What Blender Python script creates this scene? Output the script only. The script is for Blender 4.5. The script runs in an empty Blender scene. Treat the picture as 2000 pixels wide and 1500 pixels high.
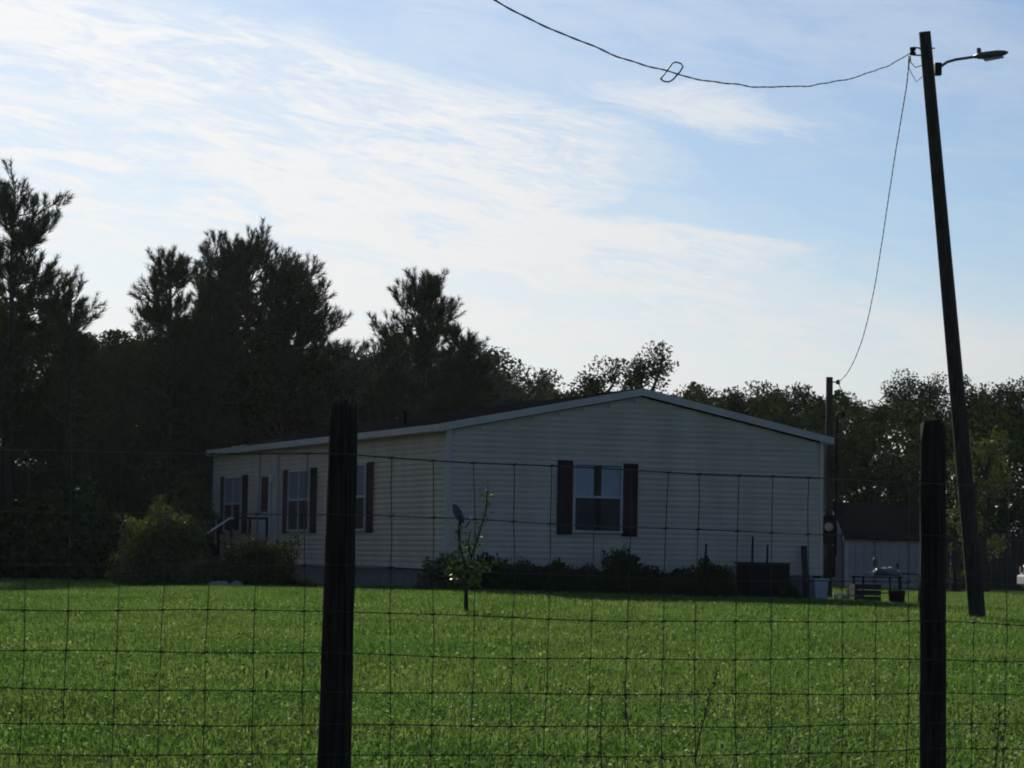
import bpy, math, random
import numpy as np
from mathutils import Matrix, Vector

sc = bpy.context.scene
R = math.radians
C = sc.collection

# ------------------------------------------------------------------ camera
F = 5400.0                                     # focal length in pixels of a 2000 px wide picture
CAM = np.array([0.0, 0.0, 1.0])
ROLL = R(1.0); PITCH = math.atan(338 / F)
FW = np.array([0, math.cos(PITCH), math.sin(PITCH)])
U0 = np.array([0, -math.sin(PITCH), math.cos(PITCH)])
RT = math.cos(ROLL) * np.array([1.0, 0, 0]) + math.sin(ROLL) * U0
UP = -math.sin(ROLL) * np.array([1.0, 0, 0]) + math.cos(ROLL) * U0
cd = bpy.data.cameras.new('camera'); cam = bpy.data.objects.new('camera', cd); C.objects.link(cam)
cam.matrix_world = Matrix(((RT[0], UP[0], -FW[0], CAM[0]), (RT[1], UP[1], -FW[1], CAM[1]), (RT[2], UP[2], -FW[2], CAM[2]), (0, 0, 0, 1)))
cd.sensor_width = 36; cd.lens = 36 * F / 2000; cd.clip_start = 0.1; cd.clip_end = 9000
sc.camera = cam

# ------------------------------------------------------------------ light
SUN_AZ = R(-11)          # left of straight ahead: the place is seen against the light
SUN_EL = R(21.5)
w = bpy.data.worlds.new('World'); sc.world = w; w.use_nodes = True
nt = w.node_tree; N = nt.nodes; L = nt.links; N.clear()
def nd(t, **k):
    n = N.new(t)
    for a, b in k.items(): setattr(n, a, b)
    return n
def mth(op, a, b=None, c=None, clamp=False):
    n = nd('ShaderNodeMath', operation=op, use_clamp=clamp)
    for i, v in enumerate((a, b, c)):
        if v is None: continue
        if hasattr(v, 'links'): L.new(v, n.inputs[i])
        else: n.inputs[i].default_value = v
    return n.outputs[0]
def vdot(v, vec):
    n = nd('ShaderNodeVectorMath', operation='DOT_PRODUCT'); L.new(v, n.inputs[0]); n.inputs[1].default_value = vec
    return n.outputs['Value']
def sstep(x, a, b):
    n = nd('ShaderNodeMapRange', interpolation_type='SMOOTHSTEP'); L.new(x, n.inputs[0])
    n.inputs[1].default_value = a; n.inputs[2].default_value = b
    return n.outputs[0]
sky = nd('ShaderNodeTexSky', sky_type='NISHITA', sun_disc=False)
sky.sun_elevation = SUN_EL; sky.sun_rotation = SUN_AZ
sky.air_density = 1.0; sky.dust_density = 0.3; sky.ozone_density = 1.6
tc = nd('ShaderNodeTexCoord'); dirv = tc.outputs['Generated']
# thin cirrus: a bank low and to the left, streaks running down to the right
phi = R(10)
ax = (math.cos(phi), 0, -math.sin(phi)); bx_ = (math.sin(phi), 0, math.cos(phi))
ua = vdot(dirv, ax); ub = vdot(dirv, bx_); uc = vdot(dirv, (0, 1, 0))
def streak(sa, sb, sc_, scale, detail, rough, dist=0.0, off=0.0):
    cb = nd('ShaderNodeCombineXYZ')
    L.new(mth('MULTIPLY_ADD', ua, sa, off), cb.inputs[0]); L.new(mth('MULTIPLY', ub, sb), cb.inputs[1]); L.new(mth('MULTIPLY', uc, sc_), cb.inputs[2])
    n = nd('ShaderNodeTexNoise'); L.new(cb.outputs[0], n.inputs['Vector'])
    n.inputs['Scale'].default_value = scale; n.inputs['Detail'].default_value = detail; n.inputs['Roughness'].default_value = rough; n.inputs['Distortion'].default_value = dist
    return n.outputs[0]
big = streak(1.0, 3.2, 1.0, 7.0, 5, 0.55, 0.3, 3.1)
fine = streak(1.0, 4.2, 1.0, 24.0, 8, 0.68, 0.9, 7.7)
rip = streak(0.8, 4.5, 1.0, 85.0, 5, 0.6, 0.8, 1.3)
nb = mth('SUBTRACT', big, 0.5); nf = mth('SUBTRACT', fine, 0.5); nr_ = mth('SUBTRACT', rip, 0.5)
vx = vdot(dirv, (1, 0, 0)); vz = vdot(dirv, (0, 0, 1))
def tongue(sl, c, xe, w_edge, w_end, an, fn):
    """cloud sheet below the line z = c - sl * x, thinning out to the right of xe"""
    e = mth('ADD', mth('MULTIPLY_ADD', vx, sl, vz), -c)
    e = mth('ADD', e, mth('ADD', mth('MULTIPLY', nb, an), mth('MULTIPLY', nf, fn)))
    a_ = mth('SUBTRACT', 1.0, sstep(e, -w_edge, w_edge * 0.6))
    if xe is None: return a_
    x_ = mth('ADD', vx, mth('ADD', mth('MULTIPLY', nb, 0.10), mth('MULTIPLY', nf, 0.12)))
    return mth('MULTIPLY', a_, mth('SUBTRACT', 1.0, sstep(x_, xe - w_end, xe + w_end)))
t1 = tongue(0.23, 0.1700, 0.040, 0.012, 0.022, 0.05, 0.035)
t2 = tongue(0.17, 0.1330, 0.105, 0.004, 0.03, 0.012, 0.014)
rim = mth('MULTIPLY', t2, mth('SUBTRACT', 1.0, tongue(0.17, 0.1270, 0.105, 0.006, 0.03, 0.012, 0.014)))
t3 = tongue(0.07, 0.1120, None, 0.018, 0, 0.05, 0.035)
bank = mth('MAXIMUM', mth('MAXIMUM', t1, mth('MULTIPLY', t2, 0.95)), mth('MULTIPLY', t3, 0.85))
tex = sstep(mth('ADD', mth('MULTIPLY', fine, 0.5), mth('ADD', mth('MULTIPLY', big, 0.3), mth('MULTIPLY', rip, 0.2))), 0.42, 0.565)
# one loose lens of cloud standing clear of the bank
q1 = mth('POWER', mth('MULTIPLY', mth('SUBTRACT', ua, 0.0340), 1 / 0.040), 2.0)
q2 = mth('POWER', mth('MULTIPLY', mth('SUBTRACT', ub, 0.1715), 1 / 0.0085), 2.0)
lens = mth('SUBTRACT', 1.0, sstep(mth('ADD', mth('ADD', q1, q2), mth('MULTIPLY', nf, 7.0)), -0.6, 2.4))
dens = mth('MULTIPLY', bank, mth('MULTIPLY_ADD', tex, mth('MULTIPLY_ADD', t3, -0.16, 0.62), mth('MULTIPLY_ADD', t3, 0.20, 0.36)))
dens = mth('MAXIMUM', dens, mth('MAXIMUM', mth('MULTIPLY', lens, 0.75), mth('MULTIPLY', rim, 0.85)))
veil = mth('MULTIPLY', sstep(mth('ADD', mth('MULTIPLY', big, 0.6), mth('MULTIPLY', fine, 0.4)), 0.40, 0.66), 0.30)
dens = mth('MAXIMUM', dens, veil, clamp=True)
# cirrus scatters forward: bright towards the sun, dull away from it
sd = (math.cos(SUN_EL) * math.sin(SUN_AZ), math.cos(SUN_EL) * math.cos(SUN_AZ), math.sin(SUN_EL))
cosg = vdot(dirv, sd)
phase = mth('MULTIPLY_ADD', mth('POWER', mth('MULTIPLY_ADD', cosg, 0.5, 0.5), 6.0), 0.95, 0.04)
cc = nd('ShaderNodeVectorMath', operation='SCALE'); cc.inputs[0].default_value = (0.985, 0.99, 0.995); L.new(phase, cc.inputs['Scale'])
ss = nd('ShaderNodeVectorMath', operation='MULTIPLY'); L.new(sky.outputs[0], ss.inputs[0]); ss.inputs[1].default_value = (0.755, 0.91, 1.16)
SKY = 0.066
sk2 = nd('ShaderNodeVectorMath', operation='SCALE'); L.new(cc.outputs[0], sk2.inputs[0]); sk2.inputs['Scale'].default_value = 1.0 / SKY
mx = nd('ShaderNodeMix', data_type='RGBA'); L.new(dens, mx.inputs[0]); L.new(ss.outputs[0], mx.inputs[6]); L.new(sk2.outputs[0], mx.inputs[7])
bg = nd('ShaderNodeBackground'); bg.inputs[1].default_value = SKY; L.new(mx.outputs[2], bg.inputs[0])
wo = nd('ShaderNodeOutputWorld'); L.new(bg.outputs[0], wo.inputs[0])

sl = bpy.data.lights.new('sun', 'SUN'); sl.energy = 4.9; sl.angle = R(0.6); sl.color = (1.0, 0.94, 0.84)
so = bpy.data.objects.new('sun', sl); C.objects.link(so)
so.rotation_euler = Vector(sd).to_track_quat('Z', 'Y').to_euler()
so.location = (-10, 30, 40)
vs = sc.view_settings; vs.view_transform = 'Standard'; vs.look = 'None'; vs.exposure = 0.0; vs.gamma = 1.0; vs.use_curve_mapping = False
sc.cycles.use_denoising = True
sc.cycles.filter_width = 1.9
sc.cycles.max_bounces = 8; sc.cycles.transparent_max_bounces = 16

# ------------------------------------------------------------------ helpers
def P(px, py, Z):
    return CAM + Z * (FW + RT * (px - 1000) / F - UP * (py - 750) / F)
def gz(x, y):
    x = np.asarray(x, float); y = np.asarray(y, float)
    t = np.clip((y - 9) / 38, 0, 1)
    b = 0.02 * np.sin(x * 0.9 + y * 0.31) * np.sin(y * 0.43 - x * 0.2) + 0.012 * np.sin(x * 2.3 + 1.0) * np.sin(y * 1.7)
    return 0.08 + 0.235 * t * (1 - 0.5 * np.clip(x / 8, 0, 1.2) * np.clip((y - 20) / 25, 0, 1)) - 0.085 * np.clip((-x - 2) / 5, 0, 1.2) * np.clip((y - 25) / 25, 0, 1) + b * np.clip((y - 8) / 6, 0, 1)
def G(px, Z, dz=0.0):
    p = P(px, 1130, Z)
    return np.array([p[0], p[1], float(gz(p[0], p[1])) + dz])

def material(name, col, rough=0.7, col2=None, scale=6.0, bump=0.0, bscale=None, metal=0.0, spec=0.4, stretch=(1, 1, 1), detail=5):
    m = bpy.data.materials.new(name); m.use_nodes = True
    t = m.node_tree; b = t.nodes['Principled BSDF']
    b.inputs['Roughness'].default_value = rough; b.inputs['Metallic'].default_value = metal; b.inputs['Specular IOR Level'].default_value = spec
    if col2 is None: col2 = tuple(c * 0.72 for c in col)
    co = t.nodes.new('ShaderNodeTexCoord'); mp = t.nodes.new('ShaderNodeMapping'); mp.inputs['Scale'].default_value = stretch
    t.links.new(co.outputs['Object'], mp.inputs[0])
    n = t.nodes.new('ShaderNodeTexNoise'); n.inputs['Scale'].default_value = scale; n.inputs['Detail'].default_value = detail; n.inputs['Roughness'].default_value = 0.6
    t.links.new(mp.outputs[0], n.inputs['Vector'])
    r = t.nodes.new('ShaderNodeValToRGB'); r.color_ramp.elements[0].position = 0.32; r.color_ramp.elements[1].position = 0.68
    r.color_ramp.elements[0].color = (*col2, 1); r.color_ramp.elements[1].color = (*col, 1)
    t.links.new(n.outputs[0], r.inputs[0]); t.links.new(r.outputs[0], b.inputs['Base Color'])
    if spec == 0:
        df = t.nodes.new('ShaderNodeBsdfDiffuse'); df.inputs['Roughness'].default_value = 1.0; t.links.new(r.outputs[0], df.inputs[0])
        t.links.new(df.outputs[0], t.nodes['Material Output'].inputs[0]); t.nodes.remove(b); b = df
    if bump:
        n2 = t.nodes.new('ShaderNodeTexNoise'); n2.inputs['Scale'].default_value = bscale or scale * 3; n2.inputs['Detail'].default_value = 6
        t.links.new(mp.outputs[0], n2.inputs['Vector'])
        bp = t.nodes.new('ShaderNodeBump'); bp.inputs['Strength'].default_value = bump; bp.inputs['Distance'].default_value = 0.02
        t.links.new(n2.outputs[0], bp.inputs['Height']); t.links.new(bp.outputs[0], b.inputs['Normal'])
    return m

def leaf_material(name, cols, trans=0.3, gloss=0.0, rough=0.4, patch=None, tcol=(1.3, 1.25, 0.5)):
    m = bpy.data.materials.new(name); m.use_nodes = True
    t = m.node_tree; t.nodes.clear(); out = t.nodes.new('ShaderNodeOutputMaterial')
    g = t.nodes.new('ShaderNodeNewGeometry')
    r = t.nodes.new('ShaderNodeValToRGB'); e = r.color_ramp.elements
    while len(e) < len(cols): e.new(0.5)
    for i, c in enumerate(cols): e[i].position = i / (len(cols) - 1); e[i].color = (*c, 1)
    t.links.new(g.outputs['Random Per Island'], r.inputs[0])
    col = r.outputs[0]
    def mul(a, b):
        mu = t.nodes.new('ShaderNodeMix'); mu.data_type = 'RGBA'; mu.blend_type = 'MULTIPLY'; mu.inputs[0].default_value = 1
        t.links.new(a, mu.inputs[6])
        if hasattr(b, 'links'): t.links.new(b, mu.inputs[7])
        else: mu.inputs[7].default_value = (*b, 1)
        return mu.outputs[2]
    if patch:
        for sc_, lo_, hi_ in patch:
            n = t.nodes.new('ShaderNodeTexNoise'); n.inputs['Scale'].default_value = sc_; n.inputs['Detail'].default_value = 4
            t.links.new(g.outputs['Position'], n.inputs['Vector'])
            rr = t.nodes.new('ShaderNodeValToRGB'); rr.color_ramp.elements[0].position = 0.32; rr.color_ramp.elements[1].position = 0.68
            rr.color_ramp.elements[0].color = (*lo_, 1); rr.color_ramp.elements[1].color = (*hi_, 1)
            t.links.new(n.outputs[0], rr.inputs[0]); col = mul(col, rr.outputs[0])
    di = t.nodes.new('ShaderNodeBsdfDiffuse'); t.links.new(col, di.inputs[0])
    tr = t.nodes.new('ShaderNodeBsdfTranslucent'); t.links.new(mul(col, tcol), tr.inputs[0])
    ms = t.nodes.new('ShaderNodeMixShader'); ms.inputs[0].default_value = trans
    t.links.new(di.outputs[0], ms.inputs[1]); t.links.new(tr.outputs[0], ms.inputs[2]); sh_ = ms.outputs[0]
    if gloss:
        gl = t.nodes.new('ShaderNodeBsdfGlossy'); gl.inputs['Roughness'].default_value = rough; gl.inputs[0].default_value = (0.9, 1.0, 0.8, 1)
        m2 = t.nodes.new('ShaderNodeMixShader'); m2.inputs[0].default_value = gloss
        t.links.new(sh_, m2.inputs[1]); t.links.new(gl.outputs[0], m2.inputs[2]); sh_ = m2.outputs[0]
    t.links.new(sh_, out.inputs[0])
    return m

def tag(o, label=None, cat=None, group=None, kind=None):
    if label: o['label'] = label
    if cat: o['category'] = cat
    if group: o['group'] = group
    if kind: o['kind'] = kind
    return o
def empty(name, loc, rz=0.0, label=None, cat=None, group=None):
    o = bpy.data.objects.new(name, None); C.objects.link(o); o.location = loc; o.rotation_euler = (0, 0, rz); o.empty_display_size = 0.3
    return tag(o, label, cat, group)
def link(name, mesh, mat, parent=None, loc=None, smooth=False):
    o = bpy.data.objects.new(name, mesh); C.objects.link(o)
    if mat and not mesh.materials: mesh.materials.append(mat)
    if parent is not None: o.parent = parent
    if loc is not None: o.location = loc
    if smooth:
        mesh.polygons.foreach_set('use_smooth', [True] * len(mesh.polygons))
    return o

class MB:
    def __init__(s): s.v = []; s.f = []
    def box(s, x0, x1, y0, y1, z0, z1):
        n = len(s.v)
        s.v += [(x0, y0, z0), (x1, y0, z0), (x1, y1, z0), (x0, y1, z0), (x0, y0, z1), (x1, y0, z1), (x1, y1, z1), (x0, y1, z1)]
        s.f += [tuple(n + i for i in q) for q in ((0, 3, 2, 1), (4, 5, 6, 7), (0, 1, 5, 4), (1, 2, 6, 5), (2, 3, 7, 6), (3, 0, 4, 7))]
        return s
    def prism(s, poly, y0, y1, axis='y'):
        n = len(s.v); k = len(poly)
        def pt(a, b, t): return (a, t, b) if axis == 'y' else ((t, a, b) if axis == 'x' else (a, b, t))
        s.v += [pt(a, b, y0) for a, b in poly] + [pt(a, b, y1) for a, b in poly]
        s.f.append(tuple(n + i for i in range(k))); s.f.append(tuple(n + k + i for i in reversed(range(k))))
        for i in range(k):
            j = (i + 1) % k; s.f.append((n + i, n + k + i, n + k + j, n + j))
        return s
    def tube(s, pts, rad, sides=8, cap=True):
        pts = [Vector(p) for p in pts]; n0 = len(s.v)
        if not hasattr(rad, '__len__'): rad = [rad] * len(pts)
        ref = None
        for i, p in enumerate(pts):
            d = (pts[min(i + 1, len(pts) - 1)] - pts[max(i - 1, 0)]).normalized()
            if ref is None:
                ref = Vector((0, 0, 1)) if abs(d.z) < 0.9 else Vector((1, 0, 0))
            a = d.cross(ref)
            if a.length < 1e-4: a = d.orthogonal()
            a.normalize(); b = a.cross(d).normalized(); ref = b
            for k in range(sides):
                t = 2 * math.pi * k / sides
                s.v.append(tuple(p + (a * math.cos(t) + b * math.sin(t)) * rad[i]))
        for i in range(len(pts) - 1):
            for k in range(sides):
                k2 = (k + 1) % sides
                s.f.append((n0 + i * sides + k, n0 + (i + 1) * sides + k, n0 + (i + 1) * sides + k2, n0 + i * sides + k2))
        if cap:
            s.f.append(tuple(n0 + k for k in range(sides))); e = n0 + (len(pts) - 1) * sides
            s.f.append(tuple(e + k for k in reversed(range(sides))))
        return s
    def lathe(s, prof, cx=0, cy=0, sides=20):
        n0 = len(s.v)
        for r, z in prof:
            for k in range(sides):
                t = 2 * math.pi * k / sides; s.v.append((cx + r * math.cos(t), cy + r * math.sin(t), z))
        for i in range(len(prof) - 1):
            for k in range(sides):
                k2 = (k + 1) % sides
                s.f.append((n0 + i * sides + k, n0 + i * sides + k2, n0 + (i + 1) * sides + k2, n0 + (i + 1) * sides + k))
        s.f.append(tuple(n0 + k for k in reversed(range(sides)))); e = n0 + (len(prof) - 1) * sides
        s.f.append(tuple(e + k for k in range(sides)))
        return s
    def mesh(s, name='m'):
        m = bpy.data.meshes.new(name); m.from_pydata(s.v, [], s.f); m.update(); return m
    def build(s, name, mat, parent=None, loc=None, smooth=False, bevel=0.0):
        m = s.mesh(name)
        o = link(name, m, mat, parent, loc, smooth)
        if bevel:
            bv = o.modifiers.new('bevel', 'BEVEL'); bv.width = bevel; bv.segments = 2; bv.limit_method = 'ANGLE'
        return o

def np_mesh(name, V, Fc, smooth=False):
    m = bpy.data.meshes.new(name); k = Fc.shape[1]
    m.vertices.add(len(V)); m.vertices.foreach_set('co', V.astype(np.float32).ravel())
    m.loops.add(Fc.size); m.loops.foreach_set('vertex_index', Fc.astype(np.int32).ravel())
    m.polygons.add(len(Fc)); m.polygons.foreach_set('loop_start', np.arange(0, Fc.size, k, dtype=np.int32))
    m.update(calc_edges=True)
    return m
def unit(a): return a / np.maximum(np.linalg.norm(a, axis=1, keepdims=True), 1e-9)
def leaf_arrays(c, size, rng, flat=0.0, aspect=0.55):
    """kite shaped, slightly folded leaf on every point of c"""
    n = len(c); size = np.asarray(size) * np.ones(n)
    nrm = unit(rng.normal(size=(n, 3)) + np.array([0, 0, flat]))
    t = unit(np.cross(nrm, rng.normal(size=(n, 3)))); b = np.cross(nrm, t)
    L_ = size[:, None]; W_ = L_ * aspect
    v0 = c - t * L_ * 0.5; v1 = c + b * W_ * 0.5 + t * L_ * 0.05 + nrm * W_ * 0.12; v2 = c + t * L_ * 0.5; v3 = c - b * W_ * 0.5 + t * L_ * 0.05 + nrm * W_ * 0.12
    V = np.stack([v0, v1, v2, v3], 1).reshape(-1, 3)
    return V, np.arange(4 * n).reshape(n, 4)

# ------------------------------------------------------------------ materials
M = {}
M['siding'] = material('vinyl_siding', (0.61, 0.53, 0.425), 0.6, (0.50, 0.43, 0.34), 1.1, 0.06, 30, spec=0.25, stretch=(1.5, 1.5, 0.35))
def vary(m, amount):
    t = m.node_tree; b = t.nodes['Principled BSDF']; src = b.inputs['Base Color'].links[0].from_socket
    oi = t.nodes.new('ShaderNodeObjectInfo'); mr = t.nodes.new('ShaderNodeMapRange'); mr.inputs[3].default_value = 1 - amount; mr.inputs[4].default_value = 1 + amount
    hs = t.nodes.new('ShaderNodeHueSaturation'); t.links.new(oi.outputs['Random'], mr.inputs[0]); t.links.new(mr.outputs[0], hs.inputs['Value']); t.links.new(src, hs.inputs['Color']); t.links.new(hs.outputs[0], b.inputs['Base Color'])
vary(M['siding'], 0.045)
M['trim'] = material('white_trim', (0.58, 0.54, 0.49), 0.6, (0.48, 0.445, 0.41), 2.0, spec=0.25)
M['skirt'] = material('skirting', (0.20, 0.21, 0.22), 0.6, (0.15, 0.155, 0.16), 3)
M['shingle'] = material('roof_shingle', (0.030, 0.028, 0.026), 1.0, (0.018, 0.017, 0.016), 14, 0.4, 40, spec=0)
M['shutter'] = material('shutter_paint', (0.036, 0.020, 0.025), 0.7, (0.028, 0.015, 0.019), 5, spec=0.1)
M['wframe'] = material('window_frame', (0.40, 0.415, 0.42), 0.5, (0.44, 0.46, 0.47), 4)
M['curtain'] = material('curtain', (0.60, 0.60, 0.66), 0.9, (0.48, 0.48, 0.54), 6, stretch=(6, 6, 0.3))
M['blind'] = material('window_blind', (0.34, 0.36, 0.38), 0.8, (0.3, 0.32, 0.33), 3)
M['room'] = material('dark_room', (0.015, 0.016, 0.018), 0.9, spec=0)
M['door'] = material('door_paint', (0.42, 0.43, 0.43), 0.5, (0.38, 0.39, 0.39), 3)
M['wood_dark'] = material('weathered_post', (0.075, 0.060, 0.046), 0.95, (0.022, 0.018, 0.015), 14, 1.0, 30, stretch=(4, 4, 0.22), spec=0.1)
M['pole'] = material('creosote_pole', (0.085, 0.070, 0.060), 0.9, (0.035, 0.029, 0.025), 7, 1.0, 20, stretch=(4, 4, 0.18), spec=0.1)
M['deck'] = material('deck_wood', (0.11, 0.09, 0.07), 0.85, (0.06, 0.05, 0.04), 4, 0.3, stretch=(1, 8, 1))
M['wire'] = material('fence_wire', (0.085, 0.08, 0.07), 0.7, (0.05, 0.042, 0.035), 40, spec=0.2)
M['steel'] = material('galvanised', (0.42, 0.43, 0.44), 0.4, (0.32, 0.33, 0.34), 10, metal=0.7)
M['rail'] = material('sunlit_white_rail', (0.82, 0.79, 0.77), 0.25, (0.76, 0.73, 0.70), 8, spec=0.6)  # white tone raised so the near handrail looks sunlit
M['black'] = material('black_metal', (0.018, 0.018, 0.020), 0.6, (0.012, 0.012, 0.013), 10, spec=0.15)
M['cable'] = material('cable', (0.025, 0.025, 0.028), 0.6, (0.02, 0.02, 0.02), 10)
M['dish'] = material('dish_grey', (0.022, 0.025, 0.032), 0.5, (0.016, 0.018, 0.022), 6)
M['lamp'] = material('lamp_housing', (0.16, 0.15, 0.14), 0.5, (0.1, 0.095, 0.09), 8, metal=0.3)
M['lens'] = material('lamp_lens', (0.30, 0.28, 0.25), 0.2)
M['acgrey'] = material('cabinet', (0.014, 0.014, 0.016), 0.7, (0.010, 0.010, 0.011), 5, spec=0.1)
M['bin'] = material('pale_bin', (0.42, 0.43, 0.50), 0.5, (0.36, 0.37, 0.43), 5)
M['shedwall'] = material('shed_paint', (0.44, 0.40, 0.37), 0.8, (0.36, 0.325, 0.30), 4, 0.2, stretch=(4, 4, 0.5))
M['darkwood'] = material('dark_boards', (0.05, 0.045, 0.04), 0.9, (0.03, 0.027, 0.024), 4, 0.4, stretch=(5, 5, 0.5))
M['white'] = material('white_paint', (0.78, 0.78, 0.77), 0.3, (0.72, 0.72, 0.71), 3)
M['glassdark'] = material('tinted_glass', (0.02, 0.022, 0.025), 0.08)
M['rubber'] = material('rubber', (0.02, 0.02, 0.02), 0.85)
M['tarp'] = material('grey_tarp', (0.16, 0.17, 0.185), 0.6, (0.10, 0.11, 0.12), 5, 0.4)
M['red'] = material('dull_red', (0.05, 0.02, 0.018), 0.6)
M['stone'] = material('edging_stone', (0.32, 0.31, 0.29), 0.9, (0.2, 0.19, 0.18), 6, 0.5)
M['bark'] = material('bark', (0.060, 0.048, 0.038), 0.95, (0.03, 0.025, 0.02), 7, 0.7, 22, stretch=(2, 2, 0.4))
M['twig'] = material('twig', (0.09, 0.07, 0.05), 0.9)
M['dry'] = material('dry_weed', (0.26, 0.19, 0.12), 0.9, (0.15, 0.11, 0.07), 20, spec=0)
M['needle'] = leaf_material('pine_needles', [(0.018, 0.032, 0.016), (0.030, 0.050, 0.024), (0.044, 0.064, 0.032)], 0.10, 0.01)
M['leafdark'] = leaf_material('dark_leaves', [(0.022, 0.036, 0.014), (0.034, 0.054, 0.020), (0.048, 0.070, 0.026)], 0.12, 0.006)
M['leafhazed'] = leaf_material('hazed_leaves', [(0.050, 0.070, 0.045), (0.075, 0.098, 0.062), (0.10, 0.125, 0.08)], 0.12, 0.01)  # leaf colour lightened to put the distant haze into the middle trees
M['leafmid'] = leaf_material('mid_leaves', [(0.030, 0.050, 0.014), (0.050, 0.078, 0.022), (0.080, 0.105, 0.034)], 0.25, 0.05, 0.35)
M['leaflight'] = leaf_material('light_leaves', [(0.035, 0.055, 0.016), (0.06, 0.085, 0.024), (0.10, 0.115, 0.045)], 0.35, 0.03)
M['leafred'] = leaf_material('shrub_leaves', [(0.024, 0.030, 0.012), (0.036, 0.050, 0.016), (0.055, 0.05, 0.022)], 0.18, 0.02)
M['grass'] = leaf_material('grass_blades', [(0.055, 0.112, 0.028), (0.080, 0.152, 0.038), (0.095, 0.170, 0.050), (0.125, 0.20, 0.070), (0.23, 0.27, 0.15)], 0.5, 0.014, 0.45,
                           patch=((0.35, (0.76, 0.88, 0.76), (1.32, 1.10, 1.14)), (1.6, (0.82, 0.86, 0.82), (1.15, 1.10, 1.05)), (9.0, (0.62, 0.70, 0.62), (1.30, 1.22, 1.2))), tcol=(1.1, 1.25, 0.75))
M['soil'] = material('lawn_soil', (0.035, 0.058, 0.018), 0.95, (0.022, 0.034, 0.012), 3.0, 0.5, 14, spec=0)
def glass():
    m = bpy.data.materials.new('window_glass'); m.use_nodes = True; t = m.node_tree; t.nodes.clear()
    o = t.nodes.new('ShaderNodeOutputMaterial'); mi = t.nodes.new('ShaderNodeMixShader'); tr = t.nodes.new('ShaderNodeBsdfTransparent'); gl = t.nodes.new('ShaderNodeBsdfGlossy')
    n = t.nodes.new('ShaderNodeTexNoise'); n.inputs['Scale'].default_value = 3.0; r = t.nodes.new('ShaderNodeMapRange'); r.inputs[3].default_value = 0.03; r.inputs[4].default_value = 0.10
    t.links.new(n.outputs[0], r.inputs[0]); t.links.new(r.outputs[0], gl.inputs['Roughness'])
    tr.inputs[0].default_value = (0.86, 0.89, 0.92, 1); mi.inputs[0].default_value = 0.006
    t.links.new(tr.outputs[0], mi.inputs[1]); t.links.new(gl.outputs[0], mi.inputs[2]); t.links.new(mi.outputs[0], o.inputs[0])
    return m
M['glass'] = glass()
def screen():
    m = bpy.data.materials.new('insect_screen'); m.use_nodes = True; t = m.node_tree; b = t.nodes['Principled BSDF']
    n = t.nodes.new('ShaderNodeTexNoise'); n.inputs['Scale'].default_value = 4.0; r = t.nodes.new('ShaderNodeMapRange'); r.inputs[3].default_value = 0.02; r.inputs[4].default_value = 0.035
    t.links.new(n.outputs[0], r.inputs[0]); cb = t.nodes.new('ShaderNodeCombineColor')
    for i in range(3): t.links.new(r.outputs[0], cb.inputs[i])
    t.links.new(cb.outputs[0], b.inputs['Base Color']); b.inputs['Roughness'].default_value = 0.9; b.inputs['Alpha'].default_value = 0.5
    return m
M['screen'] = screen()

# ------------------------------------------------------------------ ground and grass
xs = np.unique(np.concatenate([np.linspace(-4000, -60, 12), np.linspace(-60, -14, 24), np.linspace(-14, 14, 113), np.linspace(14, 60, 24), np.linspace(60, 4000, 12)]))
ys = np.unique(np.concatenate([np.linspace(-1500, -10, 8), np.linspace(-10, 8, 19), np.linspace(8, 70, 249), np.linspace(70, 140, 36), np.linspace(140, 6000, 14)]))
XX, YY = np.meshgrid(xs, ys); ZZ = gz(XX, YY)
V = np.stack([XX, YY, ZZ], -1).reshape(-1, 3); nx = len(xs); ny = len(ys)
ii = np.arange(nx * ny).reshape(ny, nx)
Fq = np.stack([ii[:-1, :-1], ii[:-1, 1:], ii[1:, 1:], ii[1:, :-1]], -1).reshape(-1, 4)
g = link('ground', np_mesh('ground', V, Fq), M['soil'], smooth=True); tag(g, 'green lawn ground reaching back to the dark tree line', 'lawn', kind='structure')

rng = np.random.default_rng(7)
def scatter(y0, y1, dens, margin):
    hw = lambda y: 0.188 * y + margin
    A = (hw(y0) + hw(y1)) * (y1 - y0); n = int(A * dens)
    y = rng.uniform(y0, y1, n); x = rng.uniform(-1, 1, n) * hw(y)
    return x, y
def blades(x, y, hmin, hmax, wd, seg):
    n = len(x); z = gz(x, y)
    pn = 0.5 + 0.5 * np.sin(x * 1.7 + 2 * np.sin(y * 0.9)) * np.sin(y * 1.3 + 1.5 * np.sin(x * 0.8))
    h = rng.uniform(hmin, hmax, n) * (0.75 + 0.5 * pn)
    a = rng.uniform(0, 2 * np.pi, n); lean = np.abs(rng.normal(0.55, 0.35, n)) * h
    d = np.stack([np.cos(a), np.sin(a), 0 * a], 1); s = np.stack([-np.sin(a), np.cos(a), 0 * a], 1) * (wd * rng.uniform(0.6, 1.3, n) / 2)[:, None]
    base = np.stack([x, y, z - 0.005], 1)
    up = np.array([0, 0, 1.0])
    if seg == 1:
        tip = base + d * lean[:, None] + up * h[:, None]
        V = np.stack([base - s, base + s, tip], 1).reshape(-1, 3); return V, np.arange(3 * n).reshape(n, 3)
    mid = base + d * (lean * 0.3)[:, None] + up * (h * 0.62)[:, None]; tip = base + d * (lean * 1.15)[:, None] + up * (h * 0.92)[:, None]
    V = np.stack([base - s, base + s, mid - s * 0.85, mid + s * 0.85, tip], 1).reshape(-1, 3)
    o = (5 * np.arange(n))[:, None]
    Fc = np.concatenate([o + np.array([0, 1, 3]), o + np.array([0, 3, 2]), o + np.array([2, 3, 4])])
    return V, Fc
Vs, Fs, off = [], [], 0
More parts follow.
